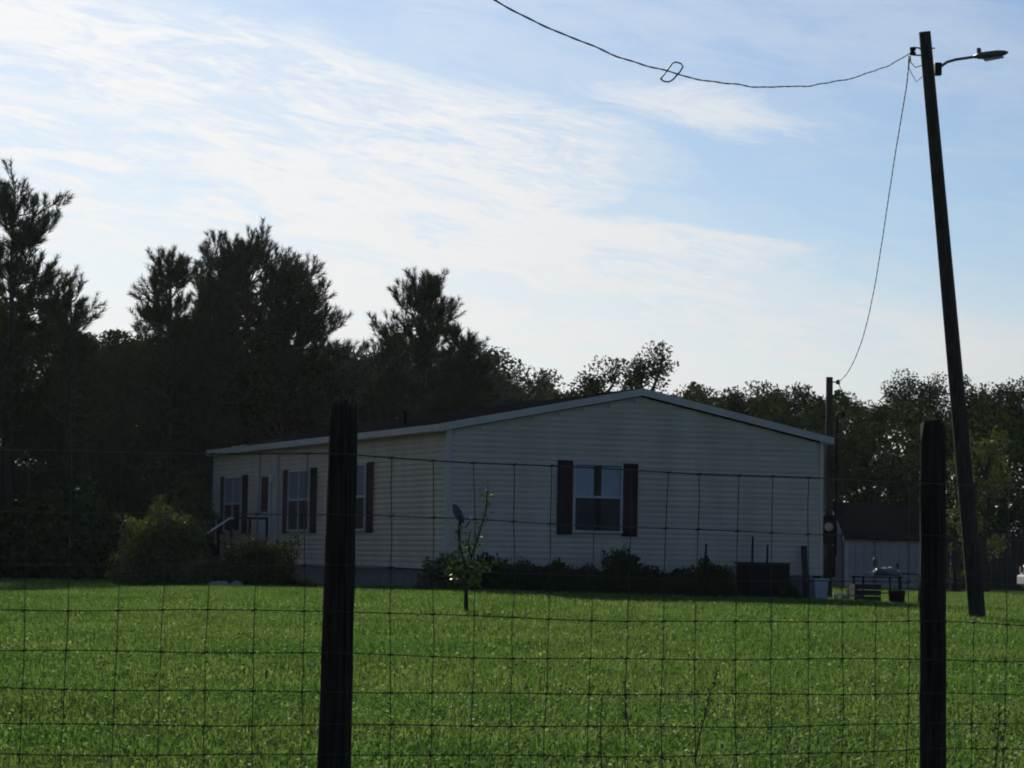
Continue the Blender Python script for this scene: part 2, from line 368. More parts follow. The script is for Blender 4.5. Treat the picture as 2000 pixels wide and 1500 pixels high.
def add(V, Fc):
    global off
    Vs.append(V); Fs.append(Fc + off); off += len(V)
add(*blades(*scatter(9.6, 17, 1900, 1.2), 0.035, 0.085, 0.007, 2))
add(*blades(*scatter(17, 27, 950, 1.2), 0.035, 0.085, 0.010, 1))
add(*blades(*scatter(27, 42, 480, 1.5), 0.04, 0.09, 0.015, 1))
add(*blades(*scatter(42, 90, 200, 2.0), 0.05, 0.10, 0.024, 1))
# broad clover and weed leaves between the blades
for y0, y1, dn, sz in ((9.6, 18, 380, 0.020), (18, 32, 130, 0.026), (32, 50, 40, 0.035)):
    x, y = scatter(y0, y1, dn, 1.2); c = np.stack([x, y, gz(x, y) + rng.uniform(0.02, 0.075, len(x))], 1)
    Vq, Fk = leaf_arrays(c, rng.uniform(0.7, 1.4, len(x)) * sz, rng, flat=1.6, aspect=0.8)
    add(Vq, np.concatenate([Fk[:, [0, 1, 2]], Fk[:, [0, 2, 3]]]))
go = link('grass', np_mesh('grass', np.concatenate(Vs), np.concatenate(Fs)), M['grass'])
tag(go, 'short green grass and clover covering the sunlit lawn', 'grass', kind='stuff')

# ------------------------------------------------------------------ mobile home
TH = R(21.2); W_, LEN = 8.13, 17.2
B0 = np.array([-1.218, 53.648, 0.316])
house = empty('mobile_home', B0, TH, 'long beige mobile home with lap siding, low gable roof and dark shutters', 'house')
gdir = np.array([math.cos(TH), math.sin(TH), 0]); ldir = np.array([-math.sin(TH), math.cos(TH), 0])
def HG(a, b):
    p = HL(a, b); p[2] = float(gz(p[0], p[1])); return p
def HL(a, b, c=0.0): return B0 + gdir * a + ldir * b + np.array([0, 0, c])
ZS, ZE, ZR = 0.45, 3.14, 3.95; slope = (ZR - ZE) / (W_ / 2)
gw = MB().prism([(0.02, ZS), (W_ - 0.02, ZS), (W_ - 0.02, ZE - 0.02), (W_ / 2, ZR - 0.03), (0.02, ZE - 0.02)], 0.02, 0.12).build('wall', M['siding'], house)
lw = MB().box(0.02, 0.12, 0.12, LEN, ZS, ZE - 0.02).build('wall', M['siding'], house)
MB().box(W_ - 0.12, W_ - 0.02, 0.12, LEN, ZS, ZE - 0.02).build('wall', M['siding'], house)
MB().prism([(0.12, ZS), (W_ - 0.12, ZS), (W_ - 0.12, ZE - 0.02), (W_ / 2, ZR - 0.05), (0.12, ZE - 0.02)], LEN - 0.1, LEN - 0.01).build('wall', M['siding'], house)
EXP = 0.108
def lap(z0):        # cross-section of one course, depth outwards positive
    return [(-0.005, z0), (0.030, z0 + 0.001), (0.030, z0 + EXP * 0.50), (0.010, z0 + EXP * 0.66), (0.006, z0 + EXP - 0.003), (-0.005, z0 + EXP - 0.003)]
random.seed(3)
k = 0
while ZS + k * EXP < ZR - 0.14:
    z0 = ZS + k * EXP; zt = z0 + EXP
    inset = max(0.0, (zt - ZE) / slope) + (0.0 if zt < ZE else 0.05)
    a0, a1 = inset + 0.03, W_ - inset - 0.03
    cuts = [a0] + [c for c in ((1.1 + 0.9 * (k % 4) + random.uniform(-0.1, 0.1)), (4.8 + 0.9 * (k % 3) + random.uniform(-0.1, 0.1))) if a0 + 0.3 < c < a1 - 0.3] + [a1]
    for c0, c1 in zip(cuts[:-1], cuts[1:]):
        j = random.uniform(-0.0015, 0.0015)
        MB().prism([(-d + j, z) for d, z in lap(z0)], c0 + (0.0015 if c0 > a0 else 0), c1, axis='x').build('siding_plank', M['siding'], gw)
    k += 1
k = 0
while ZS + (k + 1) * EXP < ZE:
    cuts = [0.03] + [1.5 + 3.66 * i + 0.9 * (k % 4) + random.uniform(-0.1, 0.1) for i in range(4)] + [LEN - 0.03]
    for c0, c1 in zip(cuts[:-1], cuts[1:]):
        j = random.uniform(-0.0015, 0.0015)
        MB().prism([(-d + j, z) for d, z in lap(ZS + k * EXP)], c0 + 0.0015, c1).build('siding_plank', M['siding'], lw)
    k += 1
for x0, x1, y0, y1 in ((-0.046, 0.055, -0.046, -0.0325), (-0.046, -0.0325, -0.0325, 0.055), (W_ - 0.055, W_ + 0.03, -0.046, -0.0325), (-0.046, -0.0325, LEN - 0.09, LEN + 0.02), (W_ + 0.001, W_ + 0.03, -0.0325, 0.09)):
    MB().box(x0, x1, y0, y1, ZS - 0.02, ZE + 0.02).build('corner_trim', M['trim'], house)
MB().box(0.0, W_, -0.038, -0.0325, ZS - 0.035, ZS + 0.005).build('starter_strip', M['trim'], house)
MB().box(-0.038, -0.0325, 0.095, LEN - 0.1, ZS - 0.035, ZS + 0.005).build('starter_strip', M['trim'], house)
# skirting panels with vertical ribs
def rib_mesh(n=8, wd=0.98, h=0.68):
    m = MB(); prof = []
    for i in range(n):
        a = i * wd / n; s = wd / n
        prof += [(a, 0.0), (a + s * 0.62, 0.0), (a + s * 0.7, 0.015), (a + s * 0.92, 0.015)]
    prof += [(wd, 0.0), (wd, 0.03), (0.0, 0.03)]
    return m.prism(prof, 0, h, axis='z').mesh('skirting_panel')
rm = rib_mesh(); rm.materials.append(M['skirt'])
for i in range(8):
    link('skirting_panel', rm, None, house, (0.12 + i * 0.985, 0.03, -0.23))
for i in range(17):
    o = link('skirting_panel', rm, None, house, (0.03, 1.06 + i * 0.995, -0.23)); o.rotation_euler = (0, 0, -math.pi / 2)
# roof
OH, OG, TK = 0.20, 0.10, 0.10
roof = MB().prism([(-OH, ZE + 0.045 - OH * slope), (W_ / 2, ZR + 0.045), (W_ + OH, ZE + 0.045 - OH * slope), (W_ + OH, ZE + 0.045 - OH * slope + TK), (W_ / 2, ZR + 0.045 + TK), (-OH, ZE + 0.045 - OH * slope + TK)], -OG, LEN + OG).build('roof', M['shingle'], house)
e0 = ZE - OH * slope
fz0, fz1 = 0.0, 0.14
MB().prism([(-OH - 0.02, e0 - 0.005 + fz0), (W_ / 2, ZR - 0.005 + fz0), (W_ / 2, ZR - 0.005 + fz1), (-OH - 0.02, e0 - 0.005 + fz1)], -OG - 0.028, -OG - 0.003).build('fascia', M['trim'], roof)
MB().prism([(W_ / 2 + 0.002, ZR - 0.005 + fz0), (W_ + OH + 0.02, e0 - 0.005 + fz0), (W_ + OH + 0.02, e0 - 0.005 + fz1), (W_ / 2 + 0.002, ZR - 0.005 + fz1)], -OG - 0.028, -OG - 0.003).build('fascia', M['trim'], roof)
MB().box(-OH - 0.026, -OH - 0.003, -OG, LEN + OG, e0 + 0.005, e0 + 0.135).build('fascia', M['trim'], roof)
MB().box(W_ + OH + 0.003, W_ + OH + 0.026, -OG, LEN + OG, e0 + 0.005, e0 + 0.135).build('fascia', M['trim'], roof)
MB().box(-OH, -0.022, -OG, LEN + OG, e0 - 0.008, e0 + 0.002).build('soffit', M['trim'], roof)
MB().tube([(0.9, 5.2, ZE + 0.2), (0.9, 5.2, ZE + 0.62)], 0.05, 10).build('vent_pipe', M['acgrey'], roof)
for yy in (13.6, 14.3): MB().box(-OH - 0.05, -OH - 0.027, yy, yy + 0.5, e0 + 0.13, e0 + 0.155).build('eave_glint', M['steel'], roof)  # short bright steel strips standing in for the glint on the roof edge

def window(axis, a0, a1, z0, z1, cols, curtain, name='window'):
    """a0..a1 along the wall; axis 'g' = gable wall, 'l' = long wall"""
    def bx(p0, p1, d0, d1, q0, q1, nm, mat, par):
        d0 += 0.012; d1 += 0.012; b = MB()
        if axis == 'g': b.box(p0, p1, -d1, -d0, q0, q1)
        else: b.box(-d1, -d0, p0, p1, q0, q1)
        return b.build(nm, mat, par)
    fw = 0.045
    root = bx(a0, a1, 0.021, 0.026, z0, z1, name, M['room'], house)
    bx(a0, a1, 0.027, 0.085, z1 - fw, z1, 'frame_head', M['wframe'], root); bx(a0 - 0.01, a1 + 0.01, 0.027, 0.095, z0, z0 + fw, 'sill', M['wframe'], root)
    cw = (a1 - a0) / cols
    for c in range(cols + 1):
        p = a0 + c * cw
        p0, p1 = (p, p + fw) if c == 0 else ((p - fw, p) if c == cols else (p - fw * 0.6, p + fw * 0.6))
        bx(p0, p1, 0.027, 0.083, z0 + fw, z1 - fw, 'frame_stile', M['wframe'], root)
    zm = z0 + (z1 - z0) * 0.51
    for c in range(cols):
        p0, p1 = a0 + c * cw + fw, a0 + (c + 1) * cw - fw
        bx(p0, p1, 0.050, 0.078, zm - 0.02, zm + 0.025, 'meeting_rail', M['wframe'], root)
        bx(p0, p1, 0.055, 0.058, zm + 0.025, z1 - fw, 'pane', M['glass'], root)
        bx(p0, p1, 0.052, 0.055, z0 + fw, zm - 0.02, 'pane', M['glass'], root)
        bx(p0, p1, 0.066, 0.068, z0 + fw, zm - 0.02, 'insect_screen', M['screen'], root)
        if curtain == 'curtain':
            mid = (p0 + p1) / 2 + 0.01
            for s0, s1 in ((p0, mid - 0.075), (mid + 0.075, p1)):
                n = 18; prof = [(s0 + (s1 - s0) * i / n, -0.050 - 0.007 * math.sin(i * 1.7)) for i in range(n + 1)]
                prof += [(s1, -0.041), (s0, -0.041)]
                MB().prism(prof, z0 + 0.05, z1 - 0.06, axis='z').build('curtain', M['curtain'], root)
        else:
            m = MB(); z = zm - 0.30
            while z < z1 - 0.07:
                if axis == 'l': m.box(-0.057, -0.044, p0 + 0.01, p1 - 0.01, z, z + 0.035)
                z += 0.045
            tag(m.build('blind', M['blind'], root), kind='stuff')
    return root
def shutter(axis, a0, a1, z0, z1):
    m = MB()
    def bx(p0, p1, d0, d1, q0, q1):
        d0 += 0.012; d1 += 0.012
        if axis == 'g': m.box(p0, p1, -d1, -d0, q0, q1)
        else: m.box(-d1, -d0, p0, p1, q0, q1)
    s = 0.05
    bx(a0, a0 + s, 0.0215, 0.05, z0, z1); bx(a1 - s, a1, 0.0215, 0.05, z0, z1)
    for zz in (z0, (z0 + z1) / 2 - 0.03, z1 - 0.06): bx(a0 + s, a1 - s, 0.0215, 0.049, zz, zz + 0.06)
    z = z0 + 0.07
    while z < z1 - 0.09:
        if not ((z0 + z1) / 2 - 0.07 < z < (z0 + z1) / 2 + 0.03):
            bx(a0 + s, a1 - s, 0.022, 0.041, z, z + 0.028)
        z += 0.042
    bx(a0 + s, a1 - s, 0.0213, 0.026, z0 + 0.06, z1 - 0.06)
    m.build('shutter', M['shutter'], house)
window('g', 2.61, 3.67, 1.19, 2.57, 1, 'curtain')
shutter('g', 2.29, 2.60, 1.14, 2.61); shutter('g', 3.68, 4.01, 1.13, 2.58)
window('l', 14.47, 15.98, 1.17, 2.54, 2, 'blind'); shutter('l', 15.99, 16.45, 1.13, 2.56); shutter('l', 14.03, 14.46, 1.13, 2.56)
window('l', 8.85, 10.48, 1.18, 2.58, 2, 'blind'); shutter('l', 10.49, 11.0, 1.14, 2.60); shutter('l', 8.45, 8.84, 1.14, 2.60)
window('l', 4.84, 6.0, 1.18, 2.60, 1, 'blind'); shutter('l', 4.46, 4.83, 1.14, 2.62); shutter('l', 6.01, 6.38, 1.14, 2.62)
# door
dr = MB().box(-0.045, -0.0315, 12.1, 12.98, 0.62, 2.62).build('door', M['door'], house)
MB().box(-0.052, -0.046, 12.25, 12.83, 1.65, 2.48).build('pane', M['glassdark'], dr)
MB().box(-0.07, -0.0215, 12.0, 12.095, 0.6, 2.7).build('door_frame', M['trim'], dr); MB().box(-0.07, -0.0215, 12.985, 13.08, 0.6, 2.7).build('door_frame', M['trim'], dr)
MB().box(-0.071, -0.0215, 12.096, 12.984, 2.625, 2.7).build('door_frame', M['trim'], dr)
MB().tube([(-0.046, 12.2, 1.55), (-0.1, 12.2, 1.55), (-0.1, 12.3, 1.55)], 0.015, 6).build('handle', M['steel'], dr)
MB().lathe([(0.02, 2.32), (0.06, 2.36), (0.07, 2.48), (0.02, 2.53)], -0.1, 11.78, 10).build('wall_light', M['white'], house)
dsp = MB().box(-0.09, -0.03, 11.40, 11.48, 0.3, 3.0).build('downspout', M['wframe'], house)
tag(dsp)
# ------------------------------------------------------------------ porch steps
por = empty('porch_steps', HL(0, 12.06, 0.0), TH, 'small wooden porch with steps and metal handrails at the front door', 'porch')
for i in range(9):
    MB().box(-0.98, -0.06, 0.0 + i * 0.145, 0.138 + i * 0.145, 0.56, 0.60).build('deck_board', M['deck'], por)
for x, y in ((-0.94, 0.05), (-0.94, 1.24), (-0.12, 0.05), (-0.12, 1.24)):
    MB().box(x - 0.045, x + 0.045, y - 0.045, y + 0.045, -0.05, 0.555).build('support_post', M['deck'], por)
for s in range(3):
    z = 0.45 - s * 0.15; x = -1.0 - s * 0.3
    MB().box(x - 0.30, x - 0.003, 0.06, 1.2, z - 0.04, z).build('step', M['deck'], por)
MB().prism([(-0.99, 0.40), (-0.99, 0.56), (-2.05, 0.03), (-2.05, -0.1)], 0.0, 0.045).build('stringer', M['deck'], por)
MB().prism([(-0.99, 0.40), (-0.99, 0.56), (-2.05, 0.03), (-2.05, -0.1)], 1.21, 1.255).build('stringer', M['deck'], por)
for x in (-0.94, -0.5, -0.08):
    MB().box(x - 0.03, x + 0.03, 0.06, 0.12, 0.602, 1.46).build('rail_post', M['black'], por)
MB().box(-0.98, -0.03, 0.05, 0.13, 1.462, 1.51).build('rail', M['black'], por)
MB().box(-0.98, -0.91, 1.18, 1.25, 0.602, 1.46).build('rail_post', M['black'], por)
for y in (0.09, 1.2):
    MB().prism([(-0.9, 1.46), (-0.9, 1.50), (-0.98, 1.50), (-2.16, 0.715), (-2.19, 0.675), (-2.16, 0.665), (-0.99, 1.455)], y - 0.05, y + 0.05).build('handrail', M['rail'] if y < 0.5 else M['deck'], por)  # pale near rail, dark far rail: sun and dimness put into the colour
    MB().tube([(-1.95, y, 0.84), (-1.95, y, -0.05)], 0.018, 8).build('handrail_post', M['black'], por)

# ------------------------------------------------------------------ trees
def limb(p0, d, length, n, rng, up=0.0, wob=0.12):
    pts = [np.array(p0, float)]; d = np.array(d, float)
    for i in range(n):
        d = d + rng.normal(0, wob, 3) + np.array([0, 0, up]); d = d / np.linalg.norm(d)
        pts.append(pts[-1] + d * length / n)
    return np.array(pts)
def needles(tufts, rng, n=52, nl=0.15, wd=0.019, cone=0.8):
    p = np.array([t[0] for t in tufts]); d = unit(np.array([t[1] for t in tufts])); Ls = np.array([t[2] for t in tufts])
    k = len(p); p = np.repeat(p, n, 0); d = np.repeat(d, n, 0); Ls = np.repeat(Ls, n)
    t = rng.uniform(0, 1, k * n) ** 0.85
    r = rng.normal(size=(k * n, 3)); r = unit(r - d * (r * d).sum(1, keepdims=True))
    o = p + d * (t * Ls)[:, None]
    nd_ = unit(d + r * (cone * rng.uniform(0.6, 1.3, k * n))[:, None])
    ln = nl * rng.uniform(0.7, 1.2, k * n)
    s = unit(np.cross(nd_, rng.normal(size=(k * n, 3)))) * wd / 2
    tip = o + nd_ * ln[:, None]
    V = np.stack([o - s, o + s, tip], 1).reshape(-1, 3)
    return V, np.arange(3 * k * n).reshape(-1, 3)
def pine(px, Z, top, spread, seed, label, crown=0.25, whorl=0.33, name='pine_tree', shape=0.8, lean=0.0, dense=1.0, nsz=1.0, asym=0.0):
    rng = np.random.default_rng(seed); b = G(px, Z); H = P(px, top, Z)[2] - b[2] - 0.55; rad = spread * Z / F
    root = empty(name, b, 0, label, 'tree', 'pines along the tree line')
    n = 9; tr = [np.array([0, 0, -0.2])] + [np.array([lean * H * (i / n) ** 1.5 + rng.normal(0, 0.012) * H * 0.25, rng.normal(0, 0.06), H * 0.97 * i / n]) for i in range(1, n + 1)]
    r0 = 0.018 * H + 0.02
    MB().tube(tr, [r0 * (1 - 0.93 * i / n) + 0.008 for i in range(n + 1)], 8).build('trunk', M['bark'], root, smooth=True)
    tr = np.array(tr)
    def at(h): 
        f = np.clip(h / (H * 0.97), 0, 1) * n; i = int(min(f, n - 1)); return tr[i] * (1 - f + i) + tr[i + 1] * (f - i) if i > 0 else tr[1] * np.array([f, f, f])
    br = MB(); tufts = []
    h = H * crown
    while h < H * 0.985:
        q = (h / H - crown) / (1 - crown)
        prof = (math.sin(min(1.0, (q + 0.2) * 1.9) * math.pi / 2) if q < 0.35 else 1.0) * (1 - q) ** shape + 0.13
        for j in range(int(rng.integers(3, 6) * dense + 0.5)):
            a = rng.uniform(0, 2 * math.pi); ln = rad * prof * rng.uniform(0.55, 1.15) * (1 + asym * math.cos(a))
            el = R(-4 + 40 * q * q) + rng.normal(0, 0.16)
            pts = limb(at(h), (math.cos(a) * math.cos(el), math.sin(a) * math.cos(el), math.sin(el)), max(ln, 0.25), 5, rng, up=0.055, wob=0.12)
            br.tube(pts, [0.012 + 0.02 * (1 - i / 5) * min(1.5, ln) for i in range(6)], 4, cap=False)
            nt_ = max(2, int(ln * 10.0 * dense))
            for t in range(nt_):
                f = 0.3 + 0.7 * (t + rng.uniform(0, 1)) / nt_; x = f * 5; i = min(int(x), 4); p = pts[i] * (1 - x + i) + pts[i + 1] * (x - i)
                ddir = unit((pts[i + 1] - pts[i])[None])[0]
                sd_ = rng.normal(0, 0.75, 3); dd = ddir * 0.7 + sd_ + np.array([0, 0, 0.45])
                sl_ = rng.uniform(0.1, 0.45) * min(1, ln); dd = dd / np.linalg.norm(dd)
                p2 = p + dd * sl_ + np.array([0, 0, sl_ * 0.15])
                br.tube([p, p2], [0.010, 0.007], 3, cap=False)
                tufts.append((p2 - dd * 0.1, dd + np.array([0, 0, 0.75]), rng.uniform(0.24, 0.44) * nsz))
            tufts.append((pts[-1] - 0.1 * np.array([0, 0, 1]), (pts[-1] - pts[-2]) / np.linalg.norm(pts[-1] - pts[-2]) + np.array([0, 0, 0.7]), rng.uniform(0.35, 0.6) * nsz))
        h += whorl * rng.uniform(0.7, 1.25)
    top_ = tr[-1]
    for j in range(7):
        a = rng.uniform(0, 6.28); tufts.append((top_ - np.array([0, 0, 0.45 * rng.uniform(0.3, 1)]), np.array([math.cos(a) * 0.35, math.sin(a) * 0.35, 1.0]), rng.uniform(0.35, 0.6) * nsz))
    tufts.append((top_ - np.array([0, 0, 0.2]), np.array([0, 0, 1.0]), 0.5 * nsz))
    br.build('limbs', M['bark'], root)
    V, Fc = needles(tufts, rng, n=54, nl=0.20 * nsz)
    link('crown', np_mesh('crown', V, Fc), M['needle'], root)
    return root
def broadleaf(px, Z, top, spread, seed, label, leaves=6000, size=0.13, mat='leafdark', crown=0.22, name='broadleaf_tree', group='broadleaf trees along the tree line', clump=0.42, squash=0.8, cat='tree', limbs_=11, gaps=0.0):
    rng = np.random.default_rng(seed); b = G(px, Z); H = P(px, top, Z)[2] - b[2]; rad = spread * Z / F
    root = empty(name, b, 0, label, cat, group)
    m = MB(); n = 6; r0 = 0.02 * H + 0.015
    tr = np.array([[0, 0, -0.15]] + [[rng.normal(0, 0.03) * H * 0.3, rng.normal(0, 0.03) * H * 0.3, H * 0.78 * i / n] for i in range(1, n + 1)])
    m.tube(tr, [r0 * (1 - 0.85 * i / n) for i in range(n + 1)], 7)
    m.build('trunk', M['bark'], root, smooth=True)
    br = MB(); cl = []
    for j in range(limbs_):
        f = rng.uniform(crown, 0.95) if j > 1 else 0.95; x = f * n; i = min(int(x), n - 1); p = tr[i] * (1 - x + i) + tr[i + 1] * (x - i); p = np.array(p)
        a = j * 2.4 + rng.normal(0, 0.3); q = p[2] / H
        lat = rad * (math.sin(math.pi * min(1, max(0.12, (q - crown * 0.5) / (1 - crown * 0.5)) ** 0.75)) * 0.9 + 0.12)
        el = R(12 + 55 * q)
        ln = min(lat / max(0.35, math.cos(el)), rad * 1.15)
        ln = min(ln, (H * 0.97 - p[2]) / max(0.2, math.sin(el)))
        ln = max(ln, 0.2)
        pts = limb(p, (math.cos(a) * math.cos(el), math.sin(a) * math.cos(el), math.sin(el)), ln, 4, rng, up=0.06, wob=0.16)
        br.tube(pts, [r0 * 0.42 * (1 - 0.8 * t / 4) + 0.006 for t in range(5)], 5, cap=False)
        for t in range(7):
            x = rng.uniform(1.3, 4); i = min(int(x), 3); p2 = pts[i] * (1 - x + i) + pts[i + 1] * (x - i)
            tw = limb(p2, rng.normal(0, 1, 3) + np.array([0, 0, 0.5]), rng.uniform(0.25, 0.75) * clump * 1.5, 2, rng)
            br.tube(tw, [0.012, 0.009, 0.005], 3, cap=False)
            cl.append((tw[-1], rng.uniform(0.5, 1.0) * clump))
        cl.append((pts[-1], clump * 0.8))
    cl.append((tr[-1] + np.array([0, 0, H * 0.1]), clump))
    br.build('limbs', M['bark'], root)
    cc_ = np.array([c[0] for c in cl]); cr = np.array([c[1] for c in cl])
    idx = rng.choice(len(cl), leaves, p=cr ** 2 / (cr ** 2).sum())
    off_ = rng.normal(size=(leaves, 3)); off_ = unit(off_) * (rng.uniform(0, 1, leaves) ** 0.45)[:, None]
    c = cc_[idx] + off_ * cr[idx][:, None] * np.array([1.1, 1.1, squash])
    c[:, 2] = np.maximum(c[:, 2], 0.05)
    hi = c[:, 2] > H * 1.0; c[hi, 2] = H - rng.uniform(0, 0.3, hi.sum())
    V, Fc = leaf_arrays(c, size * rng.uniform(0.6, 1.25, leaves), rng)
    link('crown', np_mesh('crown', V, Fc), M[mat], root)
    return root

# pines, left to right
pine(5, 74, 345, 150, 11, 'tallest pine, half cut by the left edge of the picture', crown=0.34, shape=0.35, dense=0.95)
pine(-110, 80, 420, 130, 12, 'pine whose right branches reach in at the left edge behind the tallest one', crown=0.2)
pine(125, 72, 520, 100, 13, 'slim sparse pine just right of the tallest pine', crown=0.2, dense=0.8, shape=0.5)
pine(205, 80, 640, 80, 23, 'short pine in the dip between the two tall groups at left', crown=0.1)
pine(320, 78, 472, 140, 14, 'pine with upright shoots left of the broad spreading pine', crown=0.12, shape=0.55, dense=1.1)
pine(470, 84, 478, 225, 52, 'broad spreading pine with pointed top left of the house roof', crown=0.22, shape=0.45, dense=1.3, asym=0.1)
pine(395, 80, 520, 100, 16, 'pine squeezed between the two upright pines at left', crown=0.15)
pine(565, 86, 525, 140, 17, 'pine standing at the right shoulder of the broad pine', crown=0.2, shape=0.5, lean=0.01)
pine(815, 88, 530, 150, 46, 'lone open young pine with candle-like top above the house roof', crown=0.30, shape=0.62, dense=1.1, whorl=0.30)
pine(888, 82, 608, 75, 19, 'dense narrow pine just right of the lone open pine', crown=0.1, shape=0.45, dense=1.2)
pine(745, 84, 640, 70, 20, 'small pine left of the lone open pine', crown=0.1)
# broadleaf trees behind the house and at both sides
BL = [
 (20, 84, 600, 150, 'dark leafy tree filling the left edge below the tallest pine', 9000),
 (150, 82, 660, 120, 'dark leafy tree under the slim sparse pine', 8000),
 (290, 82, 675, 120, 'dark leafy tree below the pine with upright shoots', 9000),
 (420, 82, 660, 120, 'dark leafy tree under the broad spreading pine, left side', 8000),
 (540, 82, 670, 110, 'dark leafy tree under the broad spreading pine, right side', 8000),
 (640, 84, 700, 85, 'rounded leafy tree between the broad pine and the lone pine', 6500),
 (715, 88, 720, 80, 'leafy tree behind the top of the left fence post', 6000),
 (800, 88, 700, 95, 'leafy tree at the foot of the lone open pine', 7000),
 (930, 88, 690, 75, 'leafy tree right of the dense narrow pine', 6000),
 (1012, 90, 695, 62, 'airy rounded tree above the left slope of the roof', 3800),
 (1080, 94, 752, 40, 'low tree in the gap left of the roof ridge', 3000),
 (1165, 96, 680, 56, 'dark tree with knobbly top left of the roof ridge', 4200),
 (1258, 96, 672, 62, 'dark tree rising right behind the roof ridge', 4800),
 (1345, 98, 742, 46, 'dark tree over the right slope of the roof', 4200),
 (1455, 100, 758, 56, 'dark tree left of the group over the right eave', 5200),
 (1530, 98, 754, 60, 'dark tree in the middle of the group over the right eave', 5200),
 (1600, 100, 770, 50, 'dark tree behind the slender service pole', 4800),
 (1690, 102, 768, 56, 'dark tree between the service pole and the airy tree', 5200),
 (1782, 100, 718, 70, 'open airy tree whose branches show sky, left of the big pole', 3600),
 (1850, 108, 758, 60, 'dark tree crossing behind the leaning utility pole', 5200),
 (1925, 100, 732, 62, 'dark tree just right of the leaning utility pole', 5200),
 (2000, 102, 748, 66, 'dark tree at the right edge of the picture', 5500),
]
for i, (px, Z, top, sp, lab, nl) in enumerate(BL):
    airy = 'airy' in lab
    broadleaf(px, Z, top - 16, sp * 1.1, 100 + i, lab, leaves=int(nl * 2.6), size=0.135 if not airy else 0.12, crown=0.12 if not airy else 0.35, clump=0.62 if not airy else 0.5, limbs_=14, mat='leafhazed' if 600 < px < 1060 else 'leafdark')
broadleaf(1750, 97, 872, 60, 201, 'small sunlit leafy tree standing behind the shed roof', 2200, 0.13, 'leafmid', 0.15, clump=0.4)
broadleaf(1925, 78, 838, 62, 202, 'yellow-green sunlit tree behind the leaning utility pole', 2600, 0.12, 'leaflight', 0.25, clump=0.38)
broadleaf(1868, 80, 850, 26, 203, 'narrow yellow-green sapling seen between fence post and utility pole', 1000, 0.10, 'leaflight', 0.1, clump=0.3)

# far wood that closes the view under the crowns
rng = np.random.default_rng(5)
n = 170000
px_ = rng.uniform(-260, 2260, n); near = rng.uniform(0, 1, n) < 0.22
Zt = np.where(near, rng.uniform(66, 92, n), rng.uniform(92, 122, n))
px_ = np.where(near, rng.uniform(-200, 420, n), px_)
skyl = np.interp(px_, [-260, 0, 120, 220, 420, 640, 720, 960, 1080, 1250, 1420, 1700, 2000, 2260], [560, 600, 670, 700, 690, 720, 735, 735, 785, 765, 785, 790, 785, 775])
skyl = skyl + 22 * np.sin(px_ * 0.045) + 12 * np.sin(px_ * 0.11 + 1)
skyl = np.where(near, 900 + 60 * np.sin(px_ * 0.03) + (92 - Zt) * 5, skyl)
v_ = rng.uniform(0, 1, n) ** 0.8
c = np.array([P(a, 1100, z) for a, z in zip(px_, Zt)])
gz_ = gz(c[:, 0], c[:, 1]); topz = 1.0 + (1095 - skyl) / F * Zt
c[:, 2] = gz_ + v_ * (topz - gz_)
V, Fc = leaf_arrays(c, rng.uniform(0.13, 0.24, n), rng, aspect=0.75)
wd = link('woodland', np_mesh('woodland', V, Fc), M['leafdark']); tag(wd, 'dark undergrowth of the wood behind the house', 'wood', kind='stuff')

# ------------------------------------------------------------------ shrubs
def shrub(name, c, wx, wy, h, n, size, mat, seed, label, cat='shrub', group=None, box=0.0, stems=9, flat=0.3):
    rng = np.random.default_rng(seed); root = empty(name, c, TH if box else 0, label, cat, group)
    m = MB()
    for i in range(stems):
        a = rng.uniform(0, 6.28); r = rng.uniform(0.2, 0.85)
        e = np.array([math.cos(a) * r * wx * 0.5, math.sin(a) * r * wy * 0.5, h * rng.uniform(0.6, 0.98)])
        s = np.array([math.cos(a) * 0.08 * wx, math.sin(a) * 0.08 * wy, -0.05])
        m.tube([s, s * 0.4 + e * 0.5 + np.array([0, 0, 0.1 * h]), e], [0.014, 0.01, 0.004], 4, cap=False)
    m.build('stems', M['twig'], root)
    n = int(n * 2.3); size = size * 1.1
    d = unit(rng.normal(size=(n, 3))); d[:, 2] = np.abs(d[:, 2]) * 1.0
    if box:
        d = d / np.abs(d).max(1, keepdims=True) * box + d * (1 - box)
    lump = 1 + 0.12 * np.sin(d[:, 0] * 5 + seed) * np.sin(d[:, 1] * 6 + seed * 2) + 0.10 * np.sin(d[:, 2] * 9 + d[:, 0] * 7)
    rr = (rng.uniform(0, 1, n) ** 0.33) * lump * rng.uniform(0.86, 1.06, n)
    lo = rng.uniform(0, 1, n) < 0.4
    c_ = d * rr[:, None] * np.array([wx * 0.5, wy * 0.5, h])
    c_[lo, 2] *= rng.uniform(0, 1, lo.sum()); c_[:, 2] = np.maximum(c_[:, 2], 0.02)
    V, Fc = leaf_arrays(c_, size * rng.uniform(0.6, 1.3, n), rng, flat=flat)
    link('foliage', np_mesh('foliage', V, Fc), M[mat], root)
    return root
shrub('flowering_shrub', G(322, 61), 2.15, 1.7, 1.72, 6000, 0.11, 'leaflight', 31, 'large rounded shrub with glossy sunlit leaves left of the porch', flat=0.6, box=0.4)
shrub('hedge', G(507, 57.0), 1.5, 1.0, 0.98, 7500, 0.06, 'leafred', 32, 'trimmed boxy hedge in front of the porch', 'hedge', box=0.92)
shrub('shrub', G(398, 58.5), 1.0, 0.9, 0.66, 2400, 0.07, 'leafmid', 33, 'low rounded shrub under the handrails, left of the trimmed hedge')
shrub('shrub', G(470, 56.3), 0.7, 0.5, 0.35, 700, 0.06, 'leafred', 48, 'very low plant at the foot of the trimmed hedge')
